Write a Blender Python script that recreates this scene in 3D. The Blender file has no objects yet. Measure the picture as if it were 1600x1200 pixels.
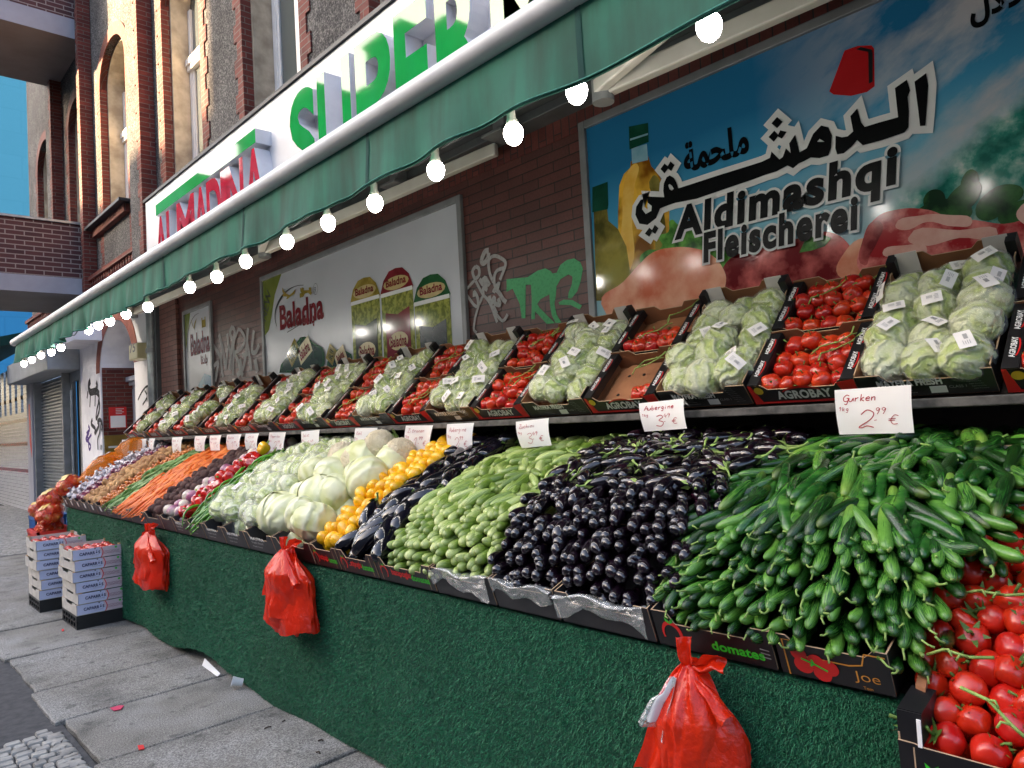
import bpy, bmesh, math, random
import numpy as np
from mathutils import Vector as V, Matrix, Quaternion, noise
rnd = random.Random(7)
PI = math.pi
S = bpy.context.scene
COL = S.collection
# ---------------------------------------------------------------- camera
F_PX, YAW, PITCH, ROLL, EYE = 1141.17, .748205, .0441714, -.0552342, 1.5
def _basis():
    fw = V((math.sin(YAW)*math.cos(PITCH), math.cos(YAW)*math.cos(PITCH), math.sin(PITCH)))
    r = V((math.cos(YAW), -math.sin(YAW), 0)); u = r.cross(fw)
    c, s = math.cos(ROLL), math.sin(ROLL)
    return c*r+s*u, -s*r+c*u, fw
CR, CU, CF = _basis()
cd = bpy.data.cameras.new("camera"); cam = bpy.data.objects.new("camera", cd); COL.objects.link(cam)
cd.sensor_width = 36; cd.lens = F_PX/1600*36; cd.clip_end = 500; cd.clip_start = .05
cam.matrix_world = Matrix(((CR.x, CU.x, -CF.x, 0), (CR.y, CU.y, -CF.y, 0), (CR.z, CU.z, -CF.z, EYE), (0, 0, 0, 1)))
S.camera = cam
# ---------------------------------------------------------------- light
SUN_DIR = V((-.82, .50, .26)).normalized()          # towards the sun: low, from across the street
w = bpy.data.worlds.new("World"); S.world = w; w.use_nodes = True
nt = w.node_tree; bg = nt.nodes['Background']
sky = nt.nodes.new('ShaderNodeTexSky'); sky.sky_type = 'NISHITA'; sky.sun_disc = False
sky.sun_elevation = math.asin(SUN_DIR.z); sky.sun_rotation = math.atan2(SUN_DIR.x, SUN_DIR.y)
sky.air_density = .7; sky.dust_density = 7.0; sky.ozone_density = 1.0
nt.links.new(sky.outputs[0], bg.inputs[0]); bg.inputs[1].default_value = .15
sd = bpy.data.lights.new("sun", 'SUN'); sd.energy = 5.0; sd.angle = math.radians(.5); sd.color = (1, .70, .43)
so = bpy.data.objects.new("sun", sd); COL.objects.link(so)
so.rotation_euler = SUN_DIR.to_track_quat('Z', 'Y').to_euler(); so.location = SUN_DIR*60
S.view_settings.view_transform = 'Standard'; S.view_settings.look = 'None'
S.view_settings.exposure = 3.0; S.view_settings.gamma = 1; S.view_settings.use_curve_mapping = False
S.render.engine = 'CYCLES'
S.cycles.max_bounces = 7; S.cycles.transparent_max_bounces = 12; S.cycles.caustics_reflective = False; S.cycles.caustics_refractive = False
S.cycles.use_denoising = True; S.cycles.sample_clamp_indirect = 6
# ---------------------------------------------------------------- helpers
def px(x, y, X):
    d = CR*((x-800)/F_PX) - CU*((y-600)/F_PX) + CF
    return V((0, 0, EYE)) + d*(X/d.x)
def wp(x, y, X=3.1):
    p = px(x, y, X); return (p.y, p.z)
def lin(hx):
    o = []
    for i in (0, 2, 4):
        c = int(hx[i:i+2], 16)/255; o.append(c/12.92 if c <= .04045 else ((c+.055)/1.055)**2.4)
    return (*o, 1)
class NT:
    def __init__(s, name):
        s.m = bpy.data.materials.new(name); s.m.use_nodes = True; s.t = s.m.node_tree; s.b = s.t.nodes['Principled BSDF']; s.out = s.t.nodes['Material Output']
    def n(s, typ, **k):
        nd = s.t.nodes.new('ShaderNode'+typ)
        for a, b in k.items(): setattr(nd, a, b)
        return nd
    def l(s, a, b): s.t.links.new(a, b)
    def setin(s, sock, v):
        if hasattr(v, 'links') or isinstance(v, bpy.types.NodeSocket): s.l(v, sock)
        else: sock.default_value = v
    def math(s, op, a, b=0., c=None):
        nd = s.n('Math', operation=op); s.setin(nd.inputs[0], a); s.setin(nd.inputs[1], b)
        if c is not None: s.setin(nd.inputs[2], c)
        return nd.outputs[0]
    def mix(s, f, a, b, mode='MIX'):
        nd = s.n('Mix', data_type='RGBA', blend_type=mode); s.setin(nd.inputs[0], f); s.setin(nd.inputs[6], a); s.setin(nd.inputs[7], b); return nd.outputs[2]
    def ramp(s, f, stops):
        nd = s.n('ValToRGB'); s.setin(nd.inputs[0], f); e = nd.color_ramp.elements
        while len(e) < len(stops): e.new(.5)
        for q, (p, c) in zip(e, stops): q.position = p; q.color = c if len(c) == 4 else (*c, 1)
        return nd.outputs[0]
    def obj(s): return s.n('TexCoord').outputs['Object']
    def sep(s, v):
        nd = s.n('SeparateXYZ'); s.l(v, nd.inputs[0]); return nd.outputs
    def comb(s, x, y, z=0.):
        nd = s.n('CombineXYZ'); s.setin(nd.inputs[0], x); s.setin(nd.inputs[1], y); s.setin(nd.inputs[2], z); return nd.outputs[0]
    def noise(s, v, scale, detail=4, rough=.55, dist=0.):
        nd = s.n('TexNoise'); s.l(v, nd.inputs['Vector']); nd.inputs['Scale'].default_value = scale; nd.inputs['Detail'].default_value = detail
        nd.inputs['Roughness'].default_value = rough; nd.inputs['Distortion'].default_value = dist; return nd.outputs[0]
    def bump(s, h, st=.3, dist=.01):
        nd = s.n('Bump'); nd.inputs['Strength'].default_value = st; nd.inputs['Distance'].default_value = dist; s.l(h, nd.inputs['Height']); s.l(nd.outputs[0], s.b.inputs['Normal'])
    def rand(s): return s.n('ObjectInfo').outputs['Random']
    def base(s, c): s.setin(s.b.inputs['Base Color'], c)
    def set(s, rough=.6, metal=0, spec=.5, coat=0, crough=.05, sss=0, trans=0):
        b = s.b.inputs; b['Roughness'].default_value = rough; b['Metallic'].default_value = metal; b['Specular IOR Level'].default_value = spec
        b['Coat Weight'].default_value = coat; b['Coat Roughness'].default_value = crough; b['Transmission Weight'].default_value = trans
        if sss: b['Subsurface Weight'].default_value = sss; b['Subsurface Radius'].default_value = (.02, .02, .01); b['Subsurface Scale'].default_value = .3
        return s
def mat(name, c1, c2=None, scale=12, rough=.6, bump=0, bscale=60, bdist=.004, rand=0, detail=5, lo=.35, hi=.65, **k):
    n = NT(name); n.set(rough=rough, **k); c1 = lin(c1); c2 = lin(c2) if c2 else c1; ob = n.obj()
    col = n.ramp(n.noise(ob, scale, detail), [(lo, c1), (hi, c2)])
    if rand:
        hs = n.n('HueSaturation'); n.l(col, hs.inputs['Color']); r = n.rand()
        n.l(n.math('MULTIPLY_ADD', r, rand, 1-rand/2), hs.inputs['Value']); n.l(n.math('MULTIPLY_ADD', r, rand*.03, .5-rand*.01), hs.inputs['Hue']); col = hs.outputs[0]
    n.base(col)
    if bump: n.bump(n.noise(ob, bscale, 4), bump, bdist)
    return n.m
def brick(name, c1, c2, mortar, bw=.26, bh=.062, ms=.004, rough=.5, bump=.5, vert=False, stain=.25):
    n = NT(name); n.set(rough=rough); o = n.sep(n.obj()); u = n.math('ADD', o[0], o[1])
    vec = n.comb(o[2], u) if vert else n.comb(u, o[2])
    b = n.n('TexBrick'); n.l(vec, b.inputs['Vector']); b.inputs['Scale'].default_value = 1
    b.inputs['Color1'].default_value = lin(c1); b.inputs['Color2'].default_value = lin(c2); b.inputs['Mortar'].default_value = lin(mortar)
    b.inputs['Mortar Size'].default_value = ms; b.inputs['Mortar Smooth'].default_value = .2; b.inputs['Brick Width'].default_value = bw; b.inputs['Row Height'].default_value = bh; b.inputs['Bias'].default_value = 0
    ns = n.noise(n.obj(), 5, 6); f = n.noise(n.obj(), 70, 3)
    c = n.mix(n.math('MULTIPLY', ns, stain*2), b.outputs[0], lin(mortar), 'MULTIPLY')
    c = n.mix(.35, c, n.ramp(f, [(.3, (.25, .25, .25)), (.7, (1, 1, 1))]), 'MULTIPLY')
    n.base(c)
    n.bump(n.math('ADD', n.math('MULTIPLY', b.outputs['Fac'], -1.), n.math('MULTIPLY', f, .25)), bump, .006); return n.m
class MB:
    def __init__(s): s.v = []; s.f = []; s.m = []
    def add(s, vs, fs, mi=0):
        o = len(s.v); s.v += [tuple(p) for p in vs]; s.f += [tuple(i+o for i in f) for f in fs]; s.m += [mi]*len(fs)
    def box(s, x0, x1, y0, y1, z0, z1, mi=0):
        s.add([(x, y, z) for x in (x0, x1) for y in (y0, y1) for z in (z0, z1)], [(0, 1, 3, 2), (4, 6, 7, 5), (0, 4, 5, 1), (2, 3, 7, 6), (0, 2, 6, 4), (1, 5, 7, 3)], mi); return s
    def obox(s, O, a, b, c, mi=0):       # corner O, edge vectors
        O, a, b, c = V(O), V(a), V(b), V(c)
        s.add([O+a*i+b*j+c*k for i in (0, 1) for j in (0, 1) for k in (0, 1)], [(0, 1, 3, 2), (4, 6, 7, 5), (0, 4, 5, 1), (2, 3, 7, 6), (0, 2, 6, 4), (1, 5, 7, 3)], mi); return s
    def slab(s, pts, O, ex, ey, ez, mf=0, mb_=0, me=0):   # polygon (u,v) thickened along ez
        O, ex, ey, ez = V(O), V(ex), V(ey), V(ez); n = len(pts)
        a = [O+ex*u+ey*v for u, v in pts]
        s.add(a, [tuple(range(n))], mf); s.add([p+ez for p in a], [tuple(range(n-1, -1, -1))], mb_)
        s.add(a+[p+ez for p in a], [(i, (i+1) % n, n+(i+1) % n, n+i) for i in range(n)], me); return s
    def tube(s, path, r, n=8, mi=0, cap=True):
        path = [V(p) for p in path]; k = len(path); rs = r if isinstance(r, (list, tuple)) else [r]*k
        up = V((0, 0, 1)); vs = []
        for i, p in enumerate(path):
            t = (path[min(i+1, k-1)]-path[max(i-1, 0)]).normalized()
            a = t.cross(up)
            if a.length < .05: a = t.cross(V((1, 0, 0)))
            a.normalize(); b = a.cross(t)
            vs += [p+a*(rs[i]*math.cos(2*PI*j/n))+b*(rs[i]*math.sin(2*PI*j/n)) for j in range(n)]
        fs = [(i*n+j, i*n+(j+1) % n, (i+1)*n+(j+1) % n, (i+1)*n+j) for i in range(k-1) for j in range(n)]
        if cap: fs += [tuple(range(n-1, -1, -1)), tuple((k-1)*n+j for j in range(n))]
        s.add(vs, fs, mi); return s
    def grid(s, fn, nu, nv, mi=0, wrap=False):
        vs = [fn(i/nu, j/nv) for i in range(nu+1) for j in range(nv+1)]
        s.add(vs, [(i*(nv+1)+j, (i+1)*(nv+1)+j, (i+1)*(nv+1)+j+1, i*(nv+1)+j+1) for i in range(nu) for j in range(nv)], mi); return s
    def rings(s, rings, mi=0, cap=True):       # closed rings of points
        n = len(rings[0]); k = len(rings); vs = [p for r in rings for p in r]
        fs = [(i*n+j, i*n+(j+1) % n, (i+1)*n+(j+1) % n, (i+1)*n+j) for i in range(k-1) for j in range(n)]
        if cap: fs += [tuple(range(n-1, -1, -1)), tuple((k-1)*n+j for j in range(n))]
        s.add(vs, fs, mi); return s
    def stroke(s, pts, w, O, ex, ey, en, mi=0, t=.001):     # flat brush stroke on a plane
        O, ex, ey, en = V(O), V(ex), V(ey), V(en); n = len(pts); L = []
        for i, (u, v) in enumerate(pts):
            a = pts[max(i-1, 0)]; b = pts[min(i+1, n-1)]; d = V((b[0]-a[0], b[1]-a[1])); d = d.normalized() if d.length else V((1, 0))
            ww = (w[i] if isinstance(w, (list, tuple)) else w)/2
            L += [(u-d.y*ww, v+d.x*ww), (u+d.y*ww, v-d.x*ww)]
        vs = [O+ex*u+ey*v+en*(t+.00002*i) for i, (u, v) in enumerate(L)]
        s.add(vs, [(2*i, 2*i+1, 2*i+3, 2*i+2) for i in range(n-1)], mi); return s
    def mesh(s, name, mats, smooth=False, sharp=None):
        me = bpy.data.meshes.new(name); me.from_pydata(s.v, [], s.f)
        for m in (mats if isinstance(mats, (list, tuple)) else [mats]): me.materials.append(m)
        me.polygons.foreach_set('material_index', s.m)
        if smooth or sharp:
            me.polygons.foreach_set('use_smooth', [True]*len(s.f))
            if sharp: me.set_sharp_from_angle(angle=math.radians(sharp))
        me.update(); return me
    def build(s, name, mats, parent=None, smooth=False, sharp=None, bevel=0):
        o = bpy.data.objects.new(name, s.mesh(name, mats, smooth, sharp)); COL.objects.link(o)
        if parent: o.parent = parent
        if bevel:
            b = o.modifiers.new('bevel', 'BEVEL'); b.width = bevel; b.segments = 2; b.limit_method = 'ANGLE'
        return o
def tag(o, label=None, cat=None, group=None, kind=None):
    for k, v in (('label', label), ('category', cat), ('group', group), ('kind', kind)):
        if v: o[k] = v
    return o
def empty(name, loc=(0, 0, 0)):
    o = bpy.data.objects.new(name, None); COL.objects.link(o); o.location = loc; o.empty_display_size = .1; return o
def curve_mesh(cu):
    o = bpy.data.objects.new('tmp', cu); m = o.to_mesh()
    r = ([tuple(v.co) for v in m.vertices], [tuple(p.vertices) for p in m.polygons]); o.to_mesh_clear(); bpy.data.objects.remove(o); bpy.data.curves.remove(cu); return r
_tc = {}
def text_geo(sx, off=0., shear=0., spc=None):
    k = (sx, off, shear, spc)
    if k not in _tc:
        c = bpy.data.curves.new('t', 'FONT'); c.body = sx; c.offset = off; c.shear = shear; c.resolution_u = 5; c.space_character = 1+max(0, off-.02)*2.2 if spc is None else spc; _tc[k] = curve_mesh(c)
    return _tc[k]
def islands(vs, fs):       # one number per letter shape
    n = len(vs); p = list(range(n)); seen = {}
    def fd(i):
        while p[i] != i: p[i] = p[p[i]]; i = p[i]
        return i
    for i, v in enumerate(vs):
        k = (round(v[0], 4), round(v[1], 4)); p[fd(i)] = fd(seen.setdefault(k, i))
    for f in fs:
        for a in f[1:]: p[fd(a)] = fd(f[0])
    ids = {}; return [ids.setdefault(fd(i), len(ids) % 5) for i in range(n)]
EXW, EZ, NW = V((0, -1, 0)), V((0, 0, 1)), V((-1, 0, 0))   # wall frame: right, up, out of the wall
def text(mb, sx, O, ex=EXW, ey=EZ, w=None, h=None, off=0., shear=0., mi=0, en=NW, lift=.001, thick=0., mside=None, center=False, spc=None):
    if spc is None: spc = 1+max(0, off-.02)*2.2
    vs, fs = text_geo(sx, off, shear, spc); b0 = text_geo(sx, 0., shear, spc)[0]; il = islands(vs, fs) if off > .03 else [0]*len(vs); O, ex, ey, en = V(O), V(ex), V(ey), V(en)
    x0 = min(v[0] for v in b0); x1 = max(v[0] for v in b0); y0 = min(v[1] for v in b0); y1 = max(v[1] for v in b0)
    kx = w/(x1-x0) if w else None; ky = h/(y1-y0) if h else None; kx = kx or ky; ky = ky or kx
    cx = (x1-x0)*kx/2 if center else 0; cy = (y1-y0)*ky/2 if center else 0
    P = [O+ex*((v[0]-x0)*kx-cx)+ey*((v[1]-y0)*ky-cy)+en*(lift+.00012*i_) for v, i_ in zip(vs, il)]
    if thick:
        mb.add([p+en*thick for p in P], fs, mi)
        cnt = {}
        for f in fs:
            for a, b in zip(f, f[1:]+f[:1]): cnt[(a, b)] = 1
        E_ = [(a, b) for a, b in cnt if (b, a) not in cnt]
        mb.add(P+[p+en*thick for p in P], [(a, b, b+len(P), a+len(P)) for a, b in E_], mi if mside is None else mside)
    else: mb.add(P, fs, mi)
def shape(mb, polys, O=(0, 0, 0), ex=V((0, 1, 0)), ey=EZ, en=NW, lift=.001, off=0., mi=0, smooth=False):
    c = bpy.data.curves.new('s', 'CURVE'); c.dimensions = '2D'; c.fill_mode = 'BOTH'; c.offset = off; c.resolution_u = 5
    for P in polys:
        if sum(a[0]*b[1]-b[0]*a[1] for a, b in zip(P, P[1:]+P[:1])) < 0: P = P[::-1]
        if smooth:
            s = c.splines.new('BEZIER'); s.bezier_points.add(len(P)-1)
            for b, p in zip(s.bezier_points, P): b.co = (*p, 0); b.handle_left_type = b.handle_right_type = 'AUTO'
        else:
            s = c.splines.new('POLY'); s.points.add(len(P)-1)
            for b, p in zip(s.points, P): b.co = (*p, 0, 1)
        s.use_cyclic_u = True
    vs, fs = curve_mesh(c); O, ex, ey, en = V(O), V(ex), V(ey), V(en)
    P = [O+ex*v[0]+ey*v[1]+en*lift for v in vs]
    # face towards en
    g = []
    for f in fs:
        nrm = (P[f[1]]-P[f[0]]).cross(P[f[2]]-P[f[0]]); g.append(f if nrm.dot(en) >= 0 else tuple(reversed(f)))
    mb.add(P, g, mi)
def rotm(d, spin=0.):
    return (V(d).normalized().to_track_quat('Z', 'Y') @ Quaternion((0, 0, 1), spin)).to_matrix().to_4x4()
def spawn(name, me, M4, kids=(), label=None, cat=None, group=None):
    o = bpy.data.objects.new(name, me); COL.objects.link(o); o.matrix_basis = M4
    for kn, km in kids:
        k = bpy.data.objects.new(kn, km); COL.objects.link(k); k.parent = o
    return tag(o, label, cat, group)
# ---------------------------------------------------------------- materials
granite = NT('granite'); granite.set(rough=.75)
o_ = granite.obj(); a_ = granite.noise(o_, 140, 3, .7); b_ = granite.noise(o_, 3, 5); d_ = granite.noise(o_, .9, 2)
c_ = granite.ramp(a_, [(.36, lin('565553')), (.5, lin('8e8c88')), (.66, lin('bebcb7'))])
c_ = granite.mix(.75, c_, granite.ramp(b_, [(.32, lin('8a8883')), (.46, lin('dcdad4')), (.7, lin('ffffff'))]), 'MULTIPLY')
c_ = granite.mix(.35, c_, granite.ramp(d_, [(.35, lin('a09070')), (.6, lin('ffffff'))]), 'MULTIPLY')
s_ = granite.noise(o_, 11, 2, .4); c_ = granite.mix(granite.ramp(s_, [(.64, (0, 0, 0)), (.70, (.6, .6, .6))]), c_, lin('3c3a38')); c_ = granite.mix(granite.ramp(granite.noise(o_, 2.1, 7, .7), [(.52, (0, 0, 0)), (.68, (.5, .5, .5))]), c_, lin('6a655c'))
granite.base(c_); granite.bump(granite.noise(o_, 90, 4, .7), .5, .006); granite = granite.m
joint_m = mat('joint_dirt', '1e1c1a', '2c2a26', 30, .95)
asphalt = mat('asphalt', '38383a', '4b4a4b', 25, .9, bump=.4, bscale=120)
cobble = mat('cobble', '7d7a75', 'a6a39c', 9, .8, bump=.5, bscale=80, detail=6)
darkbrick = brick('dark_brick', '603c38', '7a4a43', '2a2424', rough=.42)
soldier = brick('soldier_brick', '6b3732', '874a42', '3a3434', vert=True, rough=.45)
redbrick = brick('red_brick', '6a2a20', '8f4234', '85766c', ms=.0055, rough=.8, bump=.8, stain=.35)
redbrickv = brick('arch_brick', '6a2a20', '86402f', '7a6c62', vert=True, rough=.75, bump=.8)
balbrick = brick('balcony_brick', '4a2426', '5d3030', 'a0908a', bw=.25, bh=.075, ms=.009, rough=.7, stain=.1)
pinkbrick = brick('pink_brick', '8d5a50', 'a06a5e', '2c2626', rough=.6)
tile = brick('white_tile', 'e6e4e4', 'f0eeee', '6a6666', bw=.16, bh=.081, ms=.004, rough=.25, bump=.2, stain=.08)
redtile = mat('red_tile', '8c2f38', 'a13c44', 8, .25)
rough = NT('roughcast'); rough.set(rough=.95); o_ = rough.obj()
rough.base(rough.mix(.6, rough.ramp(rough.noise(o_, 55, 4, .8), [(.38, lin('302f2e')), (.5, lin('5c5a58')), (.62, lin('a29e99'))]), rough.ramp(rough.noise(o_, 1.6, 4), [(.35, lin('8a8684')), (.65, lin('ffffff'))]), 'MULTIPLY'))
rough.bump(rough.noise(o_, 55, 4, .8), 1, .02); rough = rough.m
plaster = mat('beige_plaster', '9a8d7a', 'c4b8a2', 5, .9, bump=.2, bscale=40)
whitewall = mat('white_plaster', 'd6d4da', 'eeecf0', 2.5, .8, bump=.25, bscale=25, lo=.3, hi=.55)
white = mat('white_paint', 'd9d8d6', 'e6e5e3', 6, .4)
cream = mat('cream_paint', 'cfc7ae', 'd8d0ba', 6, .5)
glass = NT('window_glass'); glass.set(rough=.03, spec=1.); glass.base(lin('4c5456')); glass = glass.m
curtain = mat('curtain', '98a09f', 'bcc2c0', 4, .9)
slabgrey = mat('slab_grey', '9b9aa3', 'a6a5ae', 3, .7)
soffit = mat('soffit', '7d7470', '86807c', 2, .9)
steel = mat('galvanised', '8b8f92', 'a3a7aa', 10, .4, metal=.6)
greymetal = mat('grey_metal', '77797a', '8c8e90', 5, .5, metal=.3)
darkmetal = mat('dark_metal', '2d2f31', '3a3c3e', 8, .5, metal=.3)
offwhite = mat('offwhite_metal', 'c4c0b4', 'd4d0c6', 5, .4)
black = mat('black_plastic', '101011', '18181a', 8, .45)
blackcard = mat('black_card', '141315', '1d1b1d', 10, .38, bump=.05, bscale=30)
browncard = mat('brown_card', '8a5b3c', 'a06c48', 6, .85, bump=.1, bscale=90)
rimcard = mat('card_edge', 'a58a6c', 'b89a7a', 40, .9)
whitecard = mat('white_card', 'b9b3ae', 'd0cac4', 5, .8)
greycard = mat('grey_card', '2a292c', '383639', 6, .5)
paper = mat('paper', 'f0eae4', 'f8f4f0', 5, .8)
inkred = mat('red_ink', 'b4303a', 'c04048', 5, .8)
prtwhite = mat('print_white', 'dcdcda', 'e8e8e6', 5, .5)
prtgrey = mat('print_grey', '8a8a8a', '9a9a9a', 60, .5)
prtred = mat('print_red', 'c81a1c', 'd82420', 5, .4)
prtgreen = mat('print_green', '2fae2a', '3cc030', 5, .4)
prtorange = mat('print_orange', 'c8842a', 'd8943a', 5, .4)
prtyellow = mat('print_yellow', 'd8b428', 'e4c238', 5, .4)
prtblack = mat('print_black', '0b0d10', '101216', 5, .35)
navy = mat('print_navy', '2a2c50', '32345a', 5, .5)
wood = mat('raw_wood', 'b08a62', 'c8a47a', 14, .8)
darkwood = mat('dark_wood', '2c2420', '3c322a', 14, .8)
shelfmat = mat('shelf_board', '3e3c3a', '6a6662', 18, .75, bump=.2)
stem_g = mat('stem_green', '7e9a4a', 'a2b860', 20, .6, rand=.3)
calyx_g = mat('calyx_green', '4f6b2a', '6c8838', 20, .6, rand=.3)
def glossy(name, c1, c2, scale=6, rg=.22, coat=.4, rand=.2, **k): return mat(name, c1, c2, scale, rg, rand=rand, coat=coat, **k)
tomato_m = glossy('tomato_skin', 'b8140c', 'd83018', 9, .3, .3, .25, bump=.08, bscale=14)
uptom_m = glossy('salad_tomato_skin', 'b4160e', 'd43a1c', 9, .3, .3, .3)
def streaky(name, dark, mid, light, tipc, stripes=5, rg=.35, L=.16, coat=.15, sg=-1):
    n = NT(name); n.set(rough=rg, coat=coat, crough=.2); o = n.sep(n.obj()); ang = n.math('ARCTAN2', o[1], o[0])
    v = n.comb(n.math('MULTIPLY', n.math('COSINE', ang), stripes*.35), n.math('MULTIPLY', n.math('SINE', ang), stripes*.35), n.math('MULTIPLY', o[2], 7))
    a = n.noise(v, 3.2, 4, .6); sp = n.noise(n.obj(), 160, 2)
    f = n.math('ADD', a, n.math('MULTIPLY_ADD', n.rand(), .46, -.24))
    c = n.ramp(f, [(.36, lin(dark)), (.5, lin(mid)), (.66, lin(light))])
    t = n.math('MULTIPLY_ADD', o[2], 1.6*sg/L, -.45)             # pale blossom end
    t2 = n.n('Clamp'); n.l(n.math('ADD', t, n.math('MULTIPLY_ADD', n.rand(), .5, -.1)), t2.inputs[0])
    c = n.mix(n.math('MULTIPLY', t2.outputs[0], .8), c, lin(tipc))
    c = n.mix(.18, c, n.ramp(sp, [(.45, (.4, .4, .4)), (.6, (1, 1, 1))]), 'MULTIPLY')
    n.base(c); n.bump(n.math('ADD', a, n.math('MULTIPLY', sp, .4)), .35, .004); return n.m
cuke_m = streaky('cucumber_skin', '12360c', '286020', '64983a', '94ac48', 7, .26)
zuc_m = streaky('zucchini_skin', '66822c', '8ba648', 'b8ca7c', 'd4d894', 9, .32, L=.13, sg=1)
egg_m = NT('aubergine_skin'); egg_m.set(rough=.17, coat=.6, crough=.04); o_ = egg_m.sep(egg_m.obj())
egg_m.base(egg_m.mix(egg_m.math('GREATER_THAN', egg_m.noise(egg_m.obj(), 9, 2), .62), egg_m.mix(egg_m.rand(), lin('0b070e'), lin('180a15')), lin('240b18'))); egg_m = egg_m.m
bigegg_m = glossy('large_aubergine_skin', '0b0a12', '14101c', 5, .13, .5, .2)
lemon_m = mat('lemon_skin', 'e8a80c', 'f2bc18', 8, .35, bump=.25, bscale=130, bdist=.002, rand=.12, coat=.2)
cab = NT('cabbage_leaf'); cab.set(rough=.45, sss=.1); o_ = cab.obj(); wv = cab.n('TexWave'); wv.inputs['Scale'].default_value = 5; wv.inputs['Distortion'].default_value = 9; wv.inputs['Detail'].default_value = 3; cab.l(o_, wv.inputs[0])
cab.base(cab.mix(cab.math('MULTIPLY', wv.outputs['Fac'], .6), cab.ramp(cab.noise(o_, 6, 3), [(.35, lin('c4c880')), (.6, lin('dfe2b2'))]), lin('f0f0d4'))); cab.bump(wv.outputs['Fac'], 1, .008); cab = cab.m
let = NT('iceberg_leaf'); let.set(rough=.4, sss=.1); o_ = let.obj(); wv = let.n('TexWave'); wv.inputs['Scale'].default_value = 6; wv.inputs['Distortion'].default_value = 14; wv.inputs['Detail'].default_value = 4; wv.inputs['Detail Scale'].default_value = 1.5; let.l(o_, wv.inputs[0])
let.base(let.mix(let.math('MULTIPLY', let.math('POWER', wv.outputs['Fac'], 2.2), .6), let.ramp(let.math('ADD', let.noise(o_, 9, 4), let.math('MULTIPLY_ADD', let.rand(), .2, -.1)), [(.34, lin('94b440')), (.48, lin('cfe078')), (.62, lin('f0f4c8'))]), lin('eef2d4'))); let.bump(wv.outputs['Fac'], 1, .012); let = let.m
cauli = mat('cauliflower_curd', 'd6c8a8', 'eadfc6', 16, .8, bump=1, bscale=70, bdist=.02)
leaf_m = mat('leaf_green', '6f9444', 'a4be70', 10, .6, rand=.3)
def filmmat(name, base=.14, sc=30, tint=(1, 1, 1, 1)):
    n = NT(name); n.t.nodes.remove(n.b); tr = n.n('BsdfTransparent'); gl = n.n('BsdfGlossy'); df = n.n('BsdfDiffuse'); df.inputs[0].default_value = (.9, .92, .86, 1)
    gl.inputs['Roughness'].default_value = .13; gl.inputs[0].default_value = tint; bp = n.n('Bump'); bp.inputs['Strength'].default_value = 1; bp.inputs['Distance'].default_value = .02
    ns = n.noise(n.obj(), sc, 5, .65, 1.2); n.l(ns, bp.inputs['Height']); n.l(bp.outputs[0], gl.inputs['Normal'])
    lw = n.n('LayerWeight'); lw.inputs[0].default_value = .25; n.l(bp.outputs[0], lw.inputs['Normal'])
    m1 = n.n('MixShader'); m1.inputs[0].default_value = .2; n.l(gl.outputs[0], m1.inputs[1]); n.l(df.outputs[0], m1.inputs[2])
    m2 = n.n('MixShader'); n.l(n.math('MULTIPLY_ADD', lw.outputs['Facing'], .4, base), m2.inputs[0]); n.l(tr.outputs[0], m2.inputs[1]); n.l(m1.outputs[0], m2.inputs[2]); n.l(m2.outputs[0], n.out.inputs[0]); return n.m
film = filmmat('clear_film', .12, 45)
liner = filmmat('crumpled_film', .46, 18)
bagred = mat('red_plastic', 'e0260c', 'ee3a16', 4, .24, bump=.9, bscale=38, bdist=.008, coat=.2)
t_ = bagred.node_tree; tl_ = t_.nodes.new('ShaderNodeBsdfTranslucent'); tl_.inputs[0].default_value = lin('f03a1a'); mx_ = t_.nodes.new('ShaderNodeMixShader'); mx_.inputs[0].default_value = .3
t_.links.new(t_.nodes['Principled BSDF'].outputs[0], mx_.inputs[1]); t_.links.new(tl_.outputs[0], mx_.inputs[2]); t_.links.new(mx_.outputs[0], t_.nodes['Material Output'].inputs[0])
carpet_m = mat('artificial_turf', '0d3a2a', '1c5a42', 90, .85)
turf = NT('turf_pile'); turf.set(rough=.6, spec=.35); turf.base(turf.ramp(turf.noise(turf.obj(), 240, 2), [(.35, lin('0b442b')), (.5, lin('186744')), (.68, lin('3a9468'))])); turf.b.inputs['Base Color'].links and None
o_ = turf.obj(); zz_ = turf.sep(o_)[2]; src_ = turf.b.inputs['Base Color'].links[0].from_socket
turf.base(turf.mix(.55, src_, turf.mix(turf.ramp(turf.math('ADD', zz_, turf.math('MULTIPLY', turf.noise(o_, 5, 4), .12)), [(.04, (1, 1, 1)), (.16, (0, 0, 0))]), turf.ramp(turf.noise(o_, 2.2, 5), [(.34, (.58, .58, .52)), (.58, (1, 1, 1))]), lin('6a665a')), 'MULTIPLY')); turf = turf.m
valance_m = NT('valance_cloth'); valance_m.set(rough=.75); o_ = valance_m.obj(); s_ = valance_m.sep(o_)
st_ = valance_m.noise(valance_m.comb(valance_m.math('MULTIPLY', s_[1], 9), 0., valance_m.math('MULTIPLY', s_[2], 1.2)), 1, 5)
valance_m.base(valance_m.mix(.8, valance_m.ramp(valance_m.noise(o_, 3, 5), [(.3, lin('0f5846')), (.7, lin('1a755c'))]), valance_m.ramp(st_, [(.32, lin('86a49c')), (.58, lin('ffffff'))]), 'MULTIPLY')); valance_m = valance_m.m
cloth_m = mat('awning_cloth', '123a34', '184840', 4, .9)
bulb_m = NT('bulb_glow'); bulb_m.b.inputs['Emission Color'].default_value = (1, .93, .86, 1); bulb_m.b.inputs['Emission Strength'].default_value = 9; bulb_m = bulb_m.m
acr_g = mat('green_acrylic', '12903e', '189c48', 3, .04, spec=.4)
acr_r = mat('red_acrylic', 'a81830', 'b82038', 3, .04, spec=.4)
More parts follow.
